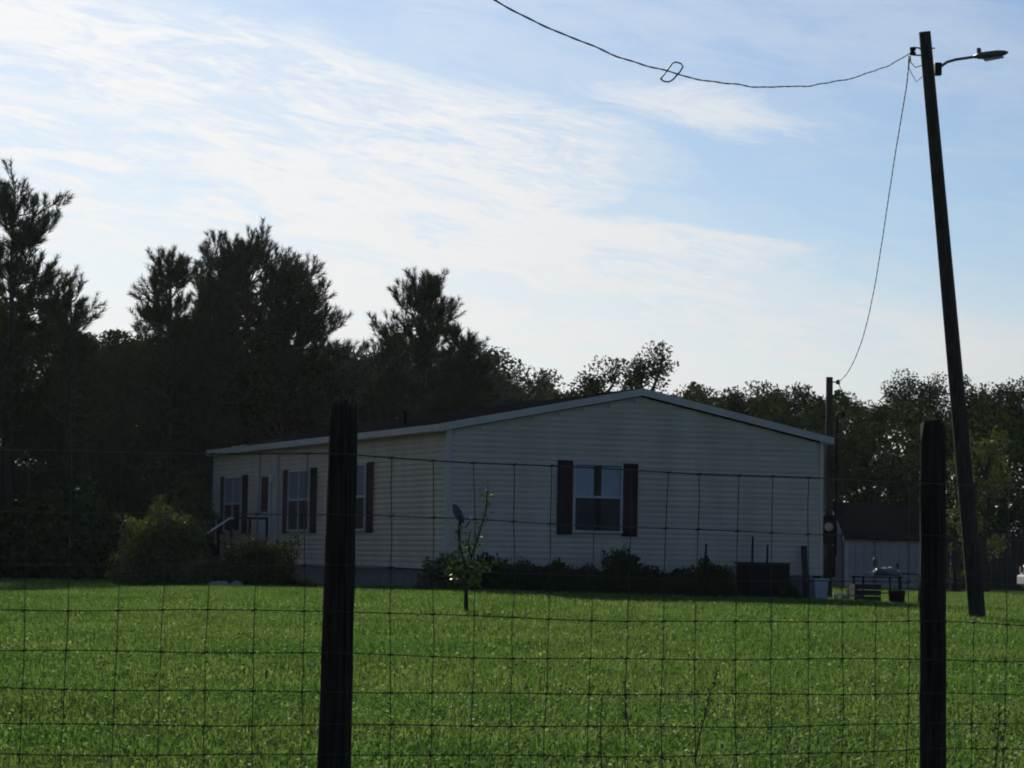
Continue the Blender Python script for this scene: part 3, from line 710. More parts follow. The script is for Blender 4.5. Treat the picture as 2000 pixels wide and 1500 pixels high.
shrub('shrub', G(600, 55.8), 0.5, 0.4, 0.24, 420, 0.08, 'leafmid', 34, 'small tuft of leaves by the skirting left of the near fence post')
shrub('shrub', G(838, 52.0), 0.6, 0.5, 0.40, 900, 0.06, 'leafmid', 35, 'low loose plant at the left end of the gable planting')
row = [(880, 0.9, 0.75, 'bushy plant behind the little tree at the house corner'), (955, 0.95, 0.72, 'dark rounded shrub just right of the little tree'), (1030, 0.85, 0.58, 'low dark shrub second from the little tree in the gable row'),
       (1092, 0.8, 0.62, 'dark shrub below the left shutter of the gable window'), (1152, 0.8, 0.55, 'low dark shrub under the middle of the gable window'), (1214, 0.62, 0.92, 'tallest shrub in the row, below the right shutter'),
       (1270, 0.8, 0.6, 'dark shrub right of the tallest shrub in the row'), (1330, 0.75, 0.55, 'low dark shrub left of the bushy one near the cabinet'), (1385, 0.85, 0.76, 'bushy upright shrub left of the dark metal cabinet')]
for i, (px, wd_, h_, lab) in enumerate(row):
    Zr = 53.0 + (px - 870) / 730 * 2.9 - 0.75
    shrub('shrub', G(px, Zr), wd_ * 1.35, 0.9, h_ * 0.95, 3200, 0.075, 'leafdark' if i else 'leafmid', 60 + i, lab, group='shrubs along the gable wall', box=0.35)
shrub('shrub', G(1540, 55.0), 0.5, 0.4, 0.38, 700, 0.06, 'leafdark', 75, 'small dark plant between cabinet and pale bin')
shrub('shrub', G(1668, 57.0), 0.35, 0.3, 0.30, 260, 0.10, 'leaflight', 76, 'tuft of tall grass beside the white plank right of the house')
for i, px in enumerate((418, 438, 462, 432)):
    p = G(px, 56.4 - 0.15 * i); r_ = random.Random(i)
    m = MB().lathe([(0.02, 0.0), (0.13, 0.02), (0.16, 0.07), (0.11, 0.13), (0.03, 0.155)], 0, 0, 9)
    m.v = [(x * r_.uniform(0.85, 1.15), y * r_.uniform(0.8, 1.1), z * r_.uniform(0.85, 1.1)) for x, y, z in m.v]
    o = m.build('edging_stone', M['stone'], None, p, smooth=True)
    tag(o, ['leftmost grey stone at the foot of the hedge', 'second grey stone from the left at the foot of the hedge', 'rightmost grey stone at the foot of the hedge', 'grey stone lying in front of the other stones by the hedge'][i], 'stone', 'stones edging the hedge')

# the little tree on the lawn
def sapling():
    rng = np.random.default_rng(77); b = G(912, 36); s = 36 / F
    root = empty('young_tree', b, 0, 'thin young tree with sparse pale leaves on the lawn before the house corner', 'tree')
    tr = np.array([[0, 0, -0.05], [-0.01, 0, 0.35], [0.01, 0.0, 0.62]])
    m = MB().tube(tr, [0.032, 0.026, 0.022], 7); m.build('trunk', M['bark'], root, smooth=True)
    br = MB(); pts = []
    stems = [([0.01, 0, 0.6], [0.12, 0.02, 0.95], [0.23, 0.02, 1.35], [0.25, 0.0, 1.66]), ([0.0, 0, 0.55], [-0.08, 0.0, 0.8], [-0.13, 0.03, 1.05], [-0.12, 0.02, 1.18]),
             ([0, 0, 0.4], [-0.16, 0.05, 0.55], [-0.25, 0.02, 0.7]), ([0, 0, 0.45], [0.16, -0.04, 0.6], [0.3, 0.0, 0.68]), ([0, 0, 0.35], [0.1, 0.1, 0.5], [0.16, 0.14, 0.62]), ([0.05, 0, 0.75], [0.0, 0.05, 0.9], [0.04, 0.05, 1.1])]
    for st in stems:
        st = np.array(st, float); br.tube(st, np.linspace(0.018, 0.006, len(st)), 5, cap=False)
        for i in range(len(st) - 1):
            k = int(13 * np.linalg.norm(st[i + 1] - st[i]) / 0.2); t = rng.uniform(0, 1, k)[:, None]
            pts.append(st[i] * (1 - t) + st[i + 1] * t + rng.normal(0, 0.04, (k, 3)))
    br.build('branches', M['bark'], root)
    low = rng.normal(0, 1, (90, 3)) * np.array([0.16, 0.12, 0.12]) + np.array([-0.02, 0, 0.58]); pts.append(low)
    c = np.concatenate(pts); V, Fc = leaf_arrays(c, rng.uniform(0.05, 0.09, len(c)), rng)
    link('leaves', np_mesh('leaves', V, Fc), M['leafmid'], root)
sapling()

# ------------------------------------------------------------------ small things by the gable
# satellite dish
dp = G(896, 51.5); dh = P(888, 1006, 51.5)[2] - dp[2]
ds = empty('satellite_dish', dp, 0, 'dark satellite dish on a post at the house corner, seen nearly edge on', 'dish')
MB().tube([(0, 0, -0.1), (0, 0, dh - 0.12), (-0.02, 0.0, dh - 0.02)], 0.022, 8).build('mast', M['black'], ds)
m = MB(); nr, na = 5, 20
for i in range(nr + 1):
    r = i / nr
    for k in range(na):
        t = 2 * math.pi * k / na; m.v.append((0.06 * r * r, 0.20 * r * math.cos(t), 0.20 * r * math.sin(t)))
for i in range(nr):
    for k in range(na):
        k2 = (k + 1) % na; m.f.append((i * na + k, i * na + k2, (i + 1) * na + k2, (i + 1) * na + k))
o = m.build('reflector', M['dish'], ds, (-0.08, 0, dh), smooth=True); o.rotation_euler = (0, R(-26), R(-22))
sm = o.modifiers.new('solid', 'SOLIDIFY'); sm.thickness = 0.012
MB().tube([(0.0, 0, dh - 0.2), (0.12, -0.1, dh - 0.22), (0.22, -0.18, dh - 0.06)], 0.011, 6).build('feed_arm', M['black'], ds)
MB().tube([(0.22, -0.18, dh - 0.09), (0.19, -0.155, dh - 0.02)], [0.03, 0.024], 8).build('receiver', M['white'], ds)
# metal cabinet (air conditioner)
ac = empty('air_conditioner', HG(6.05, -1.0), TH, 'dark square air conditioning cabinet standing against the gable wall', 'air conditioner')
MB().box(-0.02, 0.9, -0.02, 0.72, -0.05, 0.05).build('base', M['stone'], ac)
MB().box(0.03, 0.85, 0.03, 0.67, 0.055, 0.70).build('body', M['acgrey'], ac)
for i in range(10): MB().box(0.07, 0.81, 0.008, 0.028, 0.11 + i * 0.057, 0.143 + i * 0.057).build('louver', M['acgrey'], ac)
for x in (0.0, 0.82): MB().box(x, x + 0.06, 0.0, 0.0295, 0.055, 0.71).build('corner_post', M['black'], ac)
MB().box(-0.01, 0.89, -0.01, 0.71, 0.703, 0.74).build('lid', M['black'], ac)
# stakes and leaning board
for px, Zs, py, lab in ((1377, 54.2, 1062, 'thin dark stake among the shrubs, left of the metal cabinet'), (1468, 54.9, 1048, 'taller dark stake rising behind the metal cabinet'), (1497, 55.0, 1064, 'shorter dark stake behind the right half of the metal cabinet')):
    b = G(px, Zs); h_ = P(px, py, Zs)[2] - b[2]
    o = MB().tube([(0, 0, -0.1), (0.005, 0, h_ * 0.5), (0.015, 0, h_)], [0.024, 0.024, 0.02], 7).build('garden_stake', M['black'], None, b); tag(o, lab, 'stake', 'stakes in the gable planting')
o = MB().box(-0.06, 0.06, -0.018, 0.018, -0.03, 1.12).build('leaning_board', M['darkwood'], None, HG(7.62, -0.38)); o.rotation_euler = (R(-14), R(4), TH); tag(o, 'dark narrow board leaning on the gable wall near its right end', 'board')
bn = empty('storage_bin', HG(7.72, -0.72), TH, 'pale plastic bin on the ground at the right corner of the house', 'bin')
m = MB().prism([(-0.13, -0.02), (0.13, -0.02), (0.155, 0.40), (-0.155, 0.40)], -0.13, 0.13); m.build('body', M['bin'], bn, bevel=0.015)
MB().box(-0.175, 0.175, -0.155, 0.155, 0.402, 0.445).build('lid', M['bin'], bn, bevel=0.012)

# ------------------------------------------------------------------ service pole by the house
spb = G(1617, 57.6)
spx = empty('service_pole', spb, 0, 'slender wooden service pole beside the right corner of the house', 'pole')
hh = P(1617, 735, 57.6)[2] - spb[2]
MB().tube([(0, 0, -0.3), (0.0, 0, hh * 0.5), (-0.01, 0, hh)], [0.095, 0.085, 0.07], 12).build('shaft', M['pole'], spx, smooth=True)
MB().tube([(0.15, -0.02, 0.9), (0.15, -0.02, hh - 0.85), (0.17, -0.02, hh - 0.76), (0.25, -0.02, hh - 0.74), (0.31, -0.02, hh - 0.80)], 0.026, 8).build('conduit', M['acgrey'], spx, smooth=True)
MB().box(-0.16, 0.12, -0.17, -0.10, 1.15, 1.75).build('meter_box', M['acgrey'], spx, bevel=0.02)
MB().lathe([(0.09, 0), (0.09, 0.1), (0.06, 0.13)], 0, 0, 14).build('meter_dial', M['lens'], spx, (-0.02, -0.175, 1.5)).rotation_euler = (R(90), 0, 0)
MB().box(-0.05, 0.14, -0.16, -0.10, 0.45, 1.1).build('breaker_box', M['acgrey'], spx, bevel=0.015)
ins = MB().tube([(0.06, 0, hh - 0.10), (0.16, 0, hh - 0.10)], 0.014, 6); ins.lathe([(0.02, hh - 0.15), (0.05, hh - 0.13), (0.035, hh - 0.10), (0.05, hh - 0.07), (0.02, hh - 0.05)], 0.17, 0, 10); ins.build('insulator', M['black'], spx)
MB().tube([(0.17, 0, hh - 0.1), (0.24, -0.03, hh - 0.28), (0.33, -0.02, hh - 0.45), (0.31, -0.02, hh - 0.78)], 0.009, 5).build('drip_loop', M['cable'], spx)

# ------------------------------------------------------------------ utility pole with lamp
pb = G(1910, 40.0); pt = P(1806, 62, 39.6)
up_ = empty('utility_pole', pb, 0, 'tall leaning dark wooden utility pole with a lamp arm', 'pole')
ax_ = pt - pb
def pl(t, dx=0, dy=0, dz=0): return tuple(ax_ * t + np.array([dx, dy, dz]))
MB().tube([pl(-0.04)] + [pl(i / 8) for i in range(9)], [0.128] + [0.124 - 0.040 * i / 8 for i in range(9)], 18).build('shaft', M['pole'], up_, smooth=True)
def loc(px, py, Z): return P(px, py, Z) - pb
arm = [loc(1826, 135, 39.7), loc(1836, 131, 39.7), loc(1850, 121, 39.65), loc(1868, 116, 39.6), loc(1890, 113, 39.5), loc(1908, 110, 39.45)]
MB().tube(arm, 0.021, 10).build('lamp_arm', M['lamp'], up_, smooth=True)
MB().box(-0.03, 0.07, -0.06, 0.06, -0.09, 0.09).build('bracket', M['black'], up_, tuple(loc(1829, 135, 39.7)), bevel=0.01)
a = loc(1902, 111, 39.48); b_ = loc(1969, 102, 39.3)
prof = [(0, 0.024), (0.10, 0.03), (0.12, 0.042), (0.3, 0.052), (0.7, 0.050), (0.9, 0.034), (1.0, 0.012)]
hm = MB(); dd = b_ - a; sd2 = unit(np.cross(dd, [0, 0, 1.0])[None])[0]; uu = np.cross(sd2, dd / np.linalg.norm(dd))
n0 = 0
for t, r in prof:
    for k in range(12):
        th = 2 * math.pi * k / 12; hm.v.append(tuple(a + dd * t + sd2 * math.cos(th) * r * 1.7 + uu * math.sin(th) * r))
for i in range(len(prof) - 1):
    for k in range(12):
        k2 = (k + 1) % 12; hm.f.append((i * 12 + k, i * 12 + k2, (i + 1) * 12 + k2, (i + 1) * 12 + k))
hm.f.append(tuple(reversed(range(12)))); hm.f.append(tuple((len(prof) - 1) * 12 + k for k in range(12)))
lh = hm.build('lamp_head', M['lamp'], up_, smooth=True)
MB().tube([a + dd * 0.16 + uu * 0.04, a + dd * 0.16 + uu * 0.115], [0.035, 0.03], 10).build('photocell', M['lamp'], lh)
lb = MB(); q = [a + dd * 0.3 - uu * 0.058 + sd2 * s * 0.07 for s in (-1, 1)] + [a + dd * 0.85 - uu * 0.045 + sd2 * s * 0.05 for s in (1, -1)]
lb.v = [tuple(x) for x in q] + [tuple(x - uu * 0.02) for x in q]; lb.f = [(0, 1, 2, 3), (7, 6, 5, 4), (0, 4, 5, 1), (1, 5, 6, 2), (2, 6, 7, 3), (3, 7, 4, 0)]
lb.build('lens', M['lens'], lh)
# insulator spool, hook and bolts on the pole head
sp_ = loc(1783, 100, 39.6)
MB().lathe([(0.02, -0.05), (0.045, -0.045), (0.045, -0.015), (0.025, -0.008), (0.025, 0.008), (0.045, 0.015), (0.045, 0.045), (0.02, 0.05)], 0, 0, 12).build('insulator', M['black'], up_, tuple(sp_))
MB().tube([loc(1797, 94, 39.65), sp_ + np.array([0.02, 0, 0.055]), sp_ + np.array([-0.03, 0, 0.055]), sp_ + np.array([-0.03, 0, -0.055]), sp_ + np.array([0.02, 0, -0.055]), loc(1799, 108, 39.65)], 0.011, 6).build('clevis', M['black'], up_)
MB().tube([loc(1796, 96, 39.68), loc(1826, 94, 39.68)], 0.010, 6).build('bolt', M['black'], up_)
MB().tube([loc(1778, 110, 39.6), loc(1779, 122, 39.58), loc(1788, 132, 39.55), loc(1800, 128, 39.55)], 0.007, 5).build('jumper_wire', M['cable'], up_)
MB().tube([loc(1778, 108, 39.6), loc(1775, 132, 39.58), loc(1781, 145, 39.55), loc(1790, 160, 39.55), loc(1801, 150, 39.55)], 0.006, 5).build('jumper_wire', M['cable'], up_)
# wires: two conductors twisted round each other
def twisted(name, pts, r, pitch, label):
    root = empty(name, pts[0], 0, label, 'cable')
    pts = np.array(pts); seg = np.linalg.norm(np.diff(pts, axis=0), axis=1); s = np.concatenate([[0], np.cumsum(seg)])
    n = int(s[-1] / (pitch / 6)); ss_ = np.linspace(0, s[-1], n); q = np.stack([np.interp(ss_, s, pts[:, i]) for i in range(3)], 1)
    # smooth hanging curve through the points, ends kept
    tt = ss_ / s[-1] * 2 - 1; tk = s / s[-1] * 2 - 1; wt = np.ones(len(s)); wt[0] = wt[-1] = 20
    q = np.stack([np.polynomial.chebyshev.chebval(tt, np.polynomial.chebyshev.chebfit(tk, pts[:, i], 6, w=wt)) for i in range(3)], 1)
    t = unit(np.gradient(q, axis=0)); a = unit(np.cross(t, np.array([0.3, 0.8, 0.1])[None].repeat(n, 0))); b = np.cross(t, a)
    wob = np.stack([np.zeros(n), np.zeros(n), 0.006 * np.sin(ss_ * 2.3) + 0.005 * np.sin(ss_ * 5.1 + 1.0) * np.sin(ss_ * 0.7)], 1)
    for k in (0, 1):
        ph = 2 * math.pi * ss_ / pitch + math.pi * k
        c = q + wob + (a * np.cos(ph)[:, None] + b * np.sin(ph)[:, None]) * r * 0.5
        MB().tube(c - pts[0], r, 5).build('strand', M['cable'], root, smooth=True)
    return root, q
def wire_pts(keys, A, B):
    """keys: picture points along the wire; A,B: its plan line (x, y)"""
    out = []
    for px, py in keys:
        d = P(px, py, 1.0) - CAM
        # intersection in plan of the view ray with the line A-B
        m2 = np.array([[d[0], -(B[0] - A[0])], [d[1], -(B[1] - A[1])]]); t, u = np.linalg.solve(m2, np.array([A[0] - CAM[0], A[1] - CAM[1]]))
        out.append(CAM + d * t)
    return out
A = P(1780, 103, 39.6); B = P(960, 0, 21)
ks = [(1780, 103), (1740, 125), (1690, 145), (1640, 158), (1580, 167), (1520, 170), (1450, 166), (1380, 156), (1320, 147), (1260, 128), (1200, 106), (1130, 78), (1060, 47), (1000, 20), (950, -6), (880, -46), (780, -106), (640, -196)]
root, q = twisted('overhead_cable', wire_pts(ks, A, B), 0.0058, 0.9, 'sagging twisted overhead cable running from the pole head to the upper left')
# cable loop hanging on it
lp = wire_pts([(1311, 141)], A, B)[0]; Zl = float((lp - CAM) @ FW)
loop = [(1290, 154), (1296, 147), (1313, 124), (1320, 121), (1330, 124), (1334, 130), (1329, 139), (1314, 156), (1306, 160), (1297, 159), (1290, 154)]
lp0 = P(1311, 141, Zl)
o = MB().tube([P(a, b, Zl - 0.03 + 0.02 * math.sin(i)) - lp0 for i, (a, b) in enumerate(loop)], 0.0075, 6).build('cable_loop', M['cable'], None, lp0, smooth=True)
tag(o, 'small tilted loop of spare wire clipped onto the overhead cable', 'wire loop')
A = P(1775, 108, 39.6); B = P(1650, 745, 57.6)
ks = [(1775, 110), (1771, 160), (1764, 210), (1754, 270), (1741, 345), (1729, 430), (1716, 515), (1703, 590), (1687, 650), (1668, 700), (1650, 745), (1637, 748)]
pp = []
for i, (a, b) in enumerate(ks):
    t = [0, .09, .18, .28, .40, .53, .66, .77, .86, .93, .985, 1.0][i]; pp.append(P(a, b, 39.6 + t * 18.0))
pp[-1] = spb + np.array([0.17, 0, hh - 0.10])
twisted('service_drop', pp, 0.0068, 0.8, 'slack twisted wire hanging from the tall pole down to the service pole')

# ------------------------------------------------------------------ shed, board fence, patio things, car at right
sh = empty('garden_shed', np.array([10.95, 90.2, float(gz(10.95, 90.2))]), R(13), 'low pale shed with steep dark roof behind the right fence post', 'shed')
SL, SD, SWH, SRH = 3.7, 2.5, 1.72, 2.75
MB().box(0.03, SL - 0.03, 0.03, SD - 0.03, -0.05, SWH - 0.01).build('wall', M['shedwall'], sh)
gm = MB().prism([(0.03, SWH), (SD - 0.03, SWH), (SD / 2, SRH - 0.06)], 0.03, 0.08, axis='x'); gm.build('gable', M['shedwall'], sh)
MB().prism([(0.03, SWH), (SD - 0.03, SWH), (SD / 2, SRH - 0.06)], SL - 0.08, SL - 0.03, axis='x').build('gable', M['shedwall'], sh)
bm_ = MB().box(0.004, 0.284, 0.0, 0.028, 0.02, SWH - 0.02).mesh('board'); bm_.materials.append(M['shedwall'])
for i in range(12): link('board', bm_, None, sh, (0.05 + i * 0.30, 0, 0))
for i in range(8): link('board', bm_, None, sh, (0.0, 0.06 + (i + 1) * 0.30 - 0.06, 0)).rotation_euler = (0, 0, -math.pi / 2)
sr = MB().prism([(-0.16, SWH - 0.14), (SD / 2, SRH), (SD + 0.16, SWH - 0.14), (SD + 0.16, SWH - 0.06), (SD / 2, SRH + 0.08), (-0.16, SWH - 0.06)], -0.12, SL + 0.12, axis='x').build('roof', M['shingle'], sh)
MB().prism([(-0.19, SWH - 0.20), (SD / 2, SRH - 0.04), (SD / 2, SRH + 0.09), (-0.19, SWH - 0.07)], -0.15, -0.123, axis='x').build('fascia', M['trim'], sr)
MB().prism([(SD / 2 + 0.002, SRH - 0.04), (SD + 0.19, SWH - 0.20), (SD + 0.19, SWH - 0.07), (SD / 2 + 0.002, SRH + 0.09)], -0.15, -0.123, axis='x').build('fascia', M['trim'], sr)
MB().box(-0.015, 0.08, -0.015, -0.001, 0.0, SWH - 0.05).build('corner_trim', M['trim'], sh)

fb = G(1845, 86)
wf = empty('board_fence', fb, R(2), 'dark tall board fence behind the utility pole at right', 'fence')
rb = random.Random(9)
for i in range(20):
    x = i * 0.205; h_ = 1.85 + rb.uniform(-0.05, 0.05)
    if i in (2,): continue
    MB().box(x, x + 0.17 + rb.uniform(-0.012, 0.015), -0.02 + rb.uniform(-.006, .006), 0.004, 0.02, h_).build('board', M['darkwood'], wf)
for z in (0.35, 1.0, 1.6): MB().box(-0.05, 4.15, 0.008, 0.06, z, z + 0.09).build('rail', M['darkwood'], wf)
MB().box(-0.05, 4.15, -0.05, 0.07, 1.93, 1.98).build('cap_rail', M['darkwood'], wf)
for x in (0.0, 1.36, 2.72, 4.05): MB().box(x - 0.05, x + 0.05, 0.062, 0.16, -0.1, 2.0).build('post', M['darkwood'], wf)

tb = empty('patio_table', G(1712, 55.5), R(12), 'dark patio table cluttered with garden things right of the house', 'table')
for i in range(6): MB().box(-0.42, 0.42, -0.36 + i * 0.12, -0.25 + i * 0.12, 0.50, 0.53).build('slat', M['black'], tb)
for x in (-0.38, 0.38):
    for y in (-0.28, 0.28): MB().tube([(x * 1.05, y * 1.1, -0.03), (x, y, 0.5)], 0.022, 7).build('leg', M['black'], tb)
MB().tube([(-0.38, -0.28, 0.2), (0.38, -0.28, 0.2)], 0.015, 6).build('brace', M['black'], tb)
tp = np.array(G(1712, 55.5))
rt = random.Random(4)
m = MB().lathe([(0.03, 0), (0.2, 0.01), (0.24, 0.07), (0.19, 0.14), (0.08, 0.18), (0.02, 0.185)], 0, 0, 14); m.v = [(x * 1.25 * rt.uniform(.9, 1.1), y * rt.uniform(.9, 1.1), z * rt.uniform(.85, 1.12)) for x, y, z in m.v]
tag(m.build('tarp_bundle', M['tarp'], None, tp + np.array([0.22, 0.0, 0.535]), smooth=True), 'grey tarp bundle on the right end of the patio table', 'tarp')
m = MB().lathe([(0.05, 0), (0.07, 0.01), (0.13, 0.07), (0.135, 0.08), (0.12, 0.075), (0.05, 0.025)], 0, 0, 16); tag(m.build('bowl', M['white'], None, tp + np.array([-0.15, -0.1, 0.535]), smooth=True), 'white bowl on the patio table', 'bowl')
m = MB().lathe([(0.06, 0), (0.055, 0.1), (0.03, 0.18), (0.045, 0.24), (0.06, 0.30), (0.04, 0.36), (0.01, 0.38)], 0, 0, 12); tag(m.build('garden_figurine', M['tarp'], None, tp + np.array([0.0, 0.15, 0.535]), smooth=True), 'grey figurine standing on the patio table', 'figurine')
def chair(px, Z, rz, label, mat):
    c = empty('garden_chair', G(px, Z), rz, label, 'chair')
    for x in (-0.21, 0.21):
        MB().tube([(x, -0.2, -0.02), (x, -0.22, 0.58), (x, 0.16, 0.6)], 0.014, 6).build('arm', mat, c)
        MB().tube([(x, 0.2, -0.02), (x, 0.16, 0.4), (x, 0.24, 0.82)], 0.014, 6).build('back_leg', mat, c)
    for i in range(5): MB().box(-0.2, 0.2, -0.2 + i * 0.078, -0.135 + i * 0.078, 0.39, 0.405).build('seat_slat', mat, c)
    for i in range(5): MB().box(-0.2, 0.2, 0.165 + i * 0.017, 0.18 + i * 0.017, 0.46 + i * 0.075, 0.52 + i * 0.075).build('back_slat', mat, c)
chair(1775, 56.0, R(80), 'dark garden chair half hidden at the right end of the patio table', M['black'])
ck = empty('wooden_crate', G(1690, 54.9), R(8), 'dark slatted crate on the ground before the patio table', 'crate')
for k_, (x0, x1, y0, y1) in enumerate(((-0.27, 0.27, -0.2, -0.18), (-0.27, 0.27, 0.18, 0.2), (-0.27, -0.25, -0.178, 0.178), (0.25, 0.27, -0.178, 0.178))):
    for z in (0.02, 0.14, 0.26): MB().box(x0, x1, y0, y1, z, z + 0.10).build('slat', M['darkwood'], ck)
m = MB().lathe([(0.11, 0), (0.15, 0.02), (0.17, 0.25), (0.18, 0.27), (0.15, 0.26), (0.12, 0.2)], 0, 0, 14); tag(m.build('plant_pot', M['red'], None, G(1752, 54.8), smooth=True), 'dull red plant pot on the ground right of the crate', 'pot')
o = MB().box(-0.14, 0.14, -0.05, 0.05, 0.0, 0.05).build('white_plank', M['white'], None, G(1641, 56.6, 0.1), bevel=0.008); tag(o, 'short white plank resting on two blocks by the service pole', 'plank')
for i, dx in enumerate((-0.09, 0.09)):
    o = MB().box(-0.04, 0.04, -0.05, 0.05, -0.03, 0.098).build('block', M['stone'], None, G(1641, 56.6, 0.0) + np.array([dx, 0, 0]), bevel=0.006); tag(o, ['left', 'right'][i] + ' stone block under the short white plank', 'block', 'blocks under the white plank')

cr = empty('parked_car', G(2016, 66), R(0), 'white car cut off by the right edge of the picture', 'car')
body = [(0.0, 0.42), (0.03, 0.72), (0.12, 0.86), (0.25, 0.95), (0.55, 1.36), (0.95, 1.46), (2.2, 1.44), (3.0, 0.98), (4.0, 0.84), (4.25, 0.6), (4.25, 0.32), (0.1, 0.28)]
MB().prism(body, 0.0, 1.7).build('body', M['white'], cr, bevel=0.06)
MB().box(-0.07, 0.12, 0.05, 1.65, 0.34, 0.60).build('bumper', M['white'], cr, bevel=0.05)
for y in (-0.006, 1.694): 
    MB().prism([(0.5, 0.98), (0.72, 1.33), (1.4, 1.37), (1.4, 0.98)], y, y + 0.012).build('window', M['glassdark'], cr); MB().prism([(1.46, 0.98), (1.46, 1.37), (2.15, 1.35), (2.75, 0.98)], y, y + 0.012).build('window', M['glassdark'], cr)
for x in (0.85, 3.45):
    for y in (0.1, 1.6):
        wm = MB().lathe([(0.20, -0.1), (0.31, -0.1), (0.32, -0.05), (0.32, 0.05), (0.31, 0.1), (0.20, 0.1)], 0, 0, 22).build('wheel', M['rubber'], cr, (x, y, 0.31)); wm.rotation_euler = (R(90), 0, 0)
        rm2 = MB().lathe([(0.03, -0.085), (0.19, -0.105), (0.19, 0.105), (0.03, 0.085)], 0, 0, 16).build('rim', M['steel'], wm)
for y in (0.12, 1.34): MB().box(-0.02, 0.05, y, y + 0.24, 0.66, 0.80).build('tail_light', M['red'], cr)

# ------------------------------------------------------------------ wire fence in front
def fpos(x):      # plan line of the fence through both posts
    return 9.23 + (x + 0.57) * (10.43 - 9.23) / (1.61 + 0.57) if x > -0.57 else 9.23 + (x + 0.57) * 0.02
fence = empty('wire_fence', (-0.57, 9.23, float(gz(-0.57, 9.23))), 0, 'woven wire field fence on round dark wooden posts across the foreground', 'fence')
FO = np.array([-0.57, 9.23, float(gz(-0.57, 9.23))])
def post(x, y, top, r0, r1, lx, seed, chips=True):
    rng = np.random.default_rng(seed); g0 = float(gz(x, y)); H = top - g0; n = 26; s = 20; m = MB()
    prof_ang = rng.normal(0, 0.05, s)
    for i in range(n + 1):
        t = i / n; z = g0 - 0.35 + (H + 0.35) * t; cx = x + lx * (t - 0.5) ; 
        for k in range(s):
            a = 2 * math.pi * k / s; r = (r0 * (1 - t) + r1 * t) * (1 + prof_ang[k] * 0.5 + 0.02 * math.sin(5 * t * 6 + k * 2.1) + rng.normal(0, 0.008))
            zz = z if i < n else z + rng.normal(0, 0.006) + 0.012 * math.cos(a + seed)
            m.v.append((cx + r * math.cos(a) - FO[0], y + r * math.sin(a) - FO[1], zz - FO[2]))
    for i in range(n):
        for k in range(s):
            k2 = (k + 1) % s; m.f.append((i * s + k, i * s + k2, (i + 1) * s + k2, (i + 1) * s + k))
    m.v.append((x + lx * 0.5 - FO[0], y - FO[1], top - 0.004 - FO[2])); c = len(m.v) - 1
    for k in range(s): m.f.append((n * s + k, n * s + (k + 1) % s, c))
    return m.build('post', M['wood_dark'], fence, smooth=True)
post(-0.57, 9.30, 1.497, 0.060, 0.047, 0.012, 1)
post(1.61, 10.50, 1.53, 0.052, 0.048, -0.012, 2)
post(-2.95, fpos(-2.95) + 0.07, 1.50, 0.058, 0.05, 0.0, 3); post(3.75, fpos(3.75) + 0.07, 1.52, 0.055, 0.05, 0.01, 4)
heights = [0.0, 8, 15, 21, 26.5, 31.5, 36, 40, 43.5, 46.5]
rngf = np.random.default_rng(21)
def topz_(x):     # height of the top wire
    s = 0.0
    for a, b in ((-2.95, -0.57), (-0.57, 1.61), (1.61, 3.75)):
        if a <= x <= b: s = math.sin(math.pi * (x - a) / (b - a))
    return 1.335 - 0.012 * s - 0.012 * max(0, x + 0.57)
def wz(x, i):
    return topz_(x) - heights[i] * 0.0254 * 0.985 + 0.003 * math.sin(x * 2.7 + i * 1.3) + 0.0022 * math.sin(x * 7.1 + i * 2.9)
WR = 0.0018
for i in range(10):
    xs_ = np.arange(-2.95, 3.751, 0.05)
    pts = [(x - FO[0], fpos(x) - 0.002 + 0.006 * math.sin(x * 3 + i) - FO[1], wz(x, i) - FO[2]) for x in xs_]
    MB().tube(pts, WR * (1.35 if i in (0, 9) else 1.0), 5).build('line_wire', M['wire'], fence, smooth=True)
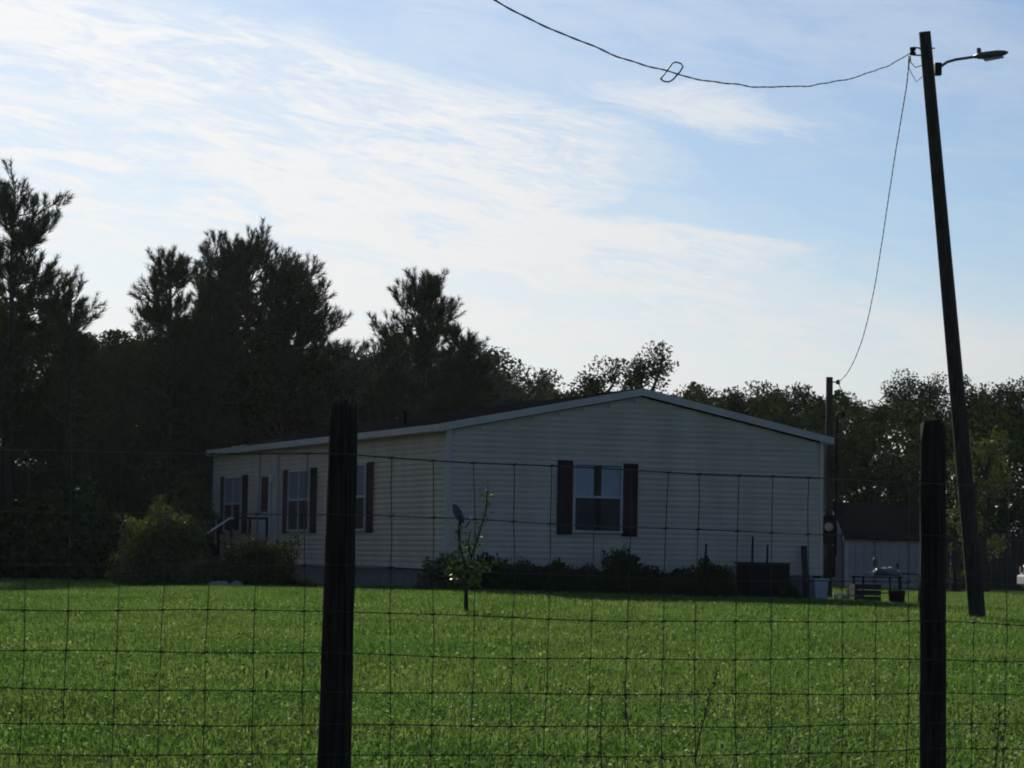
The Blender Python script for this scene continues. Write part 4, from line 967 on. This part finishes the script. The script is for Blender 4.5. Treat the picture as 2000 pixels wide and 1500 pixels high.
# stays every six inches, bent slightly between the line wires, each with its knots
x = -2.95 + 0.1
while x < 3.74:
    sl_ = math.hypot(1.0, (10.43 - 9.23) / 2.18) if x > -0.57 else 1.0
    pts = []; kn = MB(); jit = rngf.normal(0, 0.006)
    for i in range(10):
        xx = x + jit + 0.005 * math.sin(i * 0.5 + x * 4) + rngf.normal(0, 0.0018); p = np.array([xx - FO[0], fpos(xx) - 0.004 - FO[1], wz(xx, i) - FO[2]])
        if pts: pts.append((pts[-1] + p) / 2 + np.array([rngf.normal(0, 0.0015), rngf.normal(0, 0.003), 0]))
        pts.append(p)
        kn.tube([p - np.array([0.010, 0.0, 0.002]), p, p + np.array([0.010, 0.0, 0.002])], [0.0024, 0.0042, 0.0024], 5)
    st = MB().tube(pts, WR * 0.92, 5).build('stay_wire', M['wire'], fence, smooth=True)
    tag(kn.build('knots', M['wire'], st), kind='stuff')
    x += 0.1545 / sl_
# ------------------------------------------------------------------ dry weeds by the fence
def weed(px, Z, toppy, seed, label, spread=0.02):
    rng = np.random.default_rng(seed); b = G(px, Z); h = P(px, toppy, Z)[2] - b[2]
    root = empty('dry_weed', b, 0, label, 'weed', 'dry weed stalks in the grass')
    pts = limb((0, 0, -0.03), (rng.normal(0, 0.03), 0, 1), h, 6, rng, wob=0.05); pts[:, 2] *= h / pts[-1, 2]
    MB().tube(pts, [0.004, 0.004, 0.0035, 0.003, 0.0025, 0.002, 0.0015], 5).build('stem', M['dry'], root)
    c = []
    for i in range(38):
        t = rng.uniform(0.45, 1.0); f = t * 6; j = min(int(f), 5); p = pts[j] * (1 - f + j) + pts[j + 1] * (f - j); c.append(p + rng.normal(0, 1, 3) * spread * (1.2 - t))
    V, Fc = leaf_arrays(np.array(c), rng.uniform(0.012, 0.03, len(c)), rng, aspect=0.4)
    tag(link('seed_head', np_mesh('seed_head', V, Fc), M['dry'], root), kind='stuff')
weed(1187, 9.9, 1352, 5, 'dry brown weed stalk left of the middle of the foreground wire')
weed(1357, 11.5, 1308, 6, 'tallest dry weed stalk, dark against the grass right of centre', 0.014)
weed(1240, 13.0, 1330, 8, 'short pale dry weed behind the other stalks', 0.02)
weed(1945, 10.6, 1372, 7, 'dry brown weed stalk right of the right fence post', 0.022)

# ------------------------------------------------------------------ morning haze
hz = MB().box(-160, 160, -30, 190, -1.2, 16).build('haze', None)
tag(hz, 'thin pale haze in the air between the lawn and the trees', 'haze', kind='stuff')
hm_ = bpy.data.materials.new('haze'); hm_.use_nodes = True; t = hm_.node_tree; t.nodes.clear()
o_ = t.nodes.new('ShaderNodeOutputMaterial'); pv = t.nodes.new('ShaderNodeVolumePrincipled')
pv.inputs['Color'].default_value = (0.9, 0.95, 1.0, 1); pv.inputs['Density'].default_value = 0.000045; pv.inputs['Anisotropy'].default_value = 0.6
t.links.new(pv.outputs[0], o_.inputs['Volume']); hz.data.materials.append(hm_)
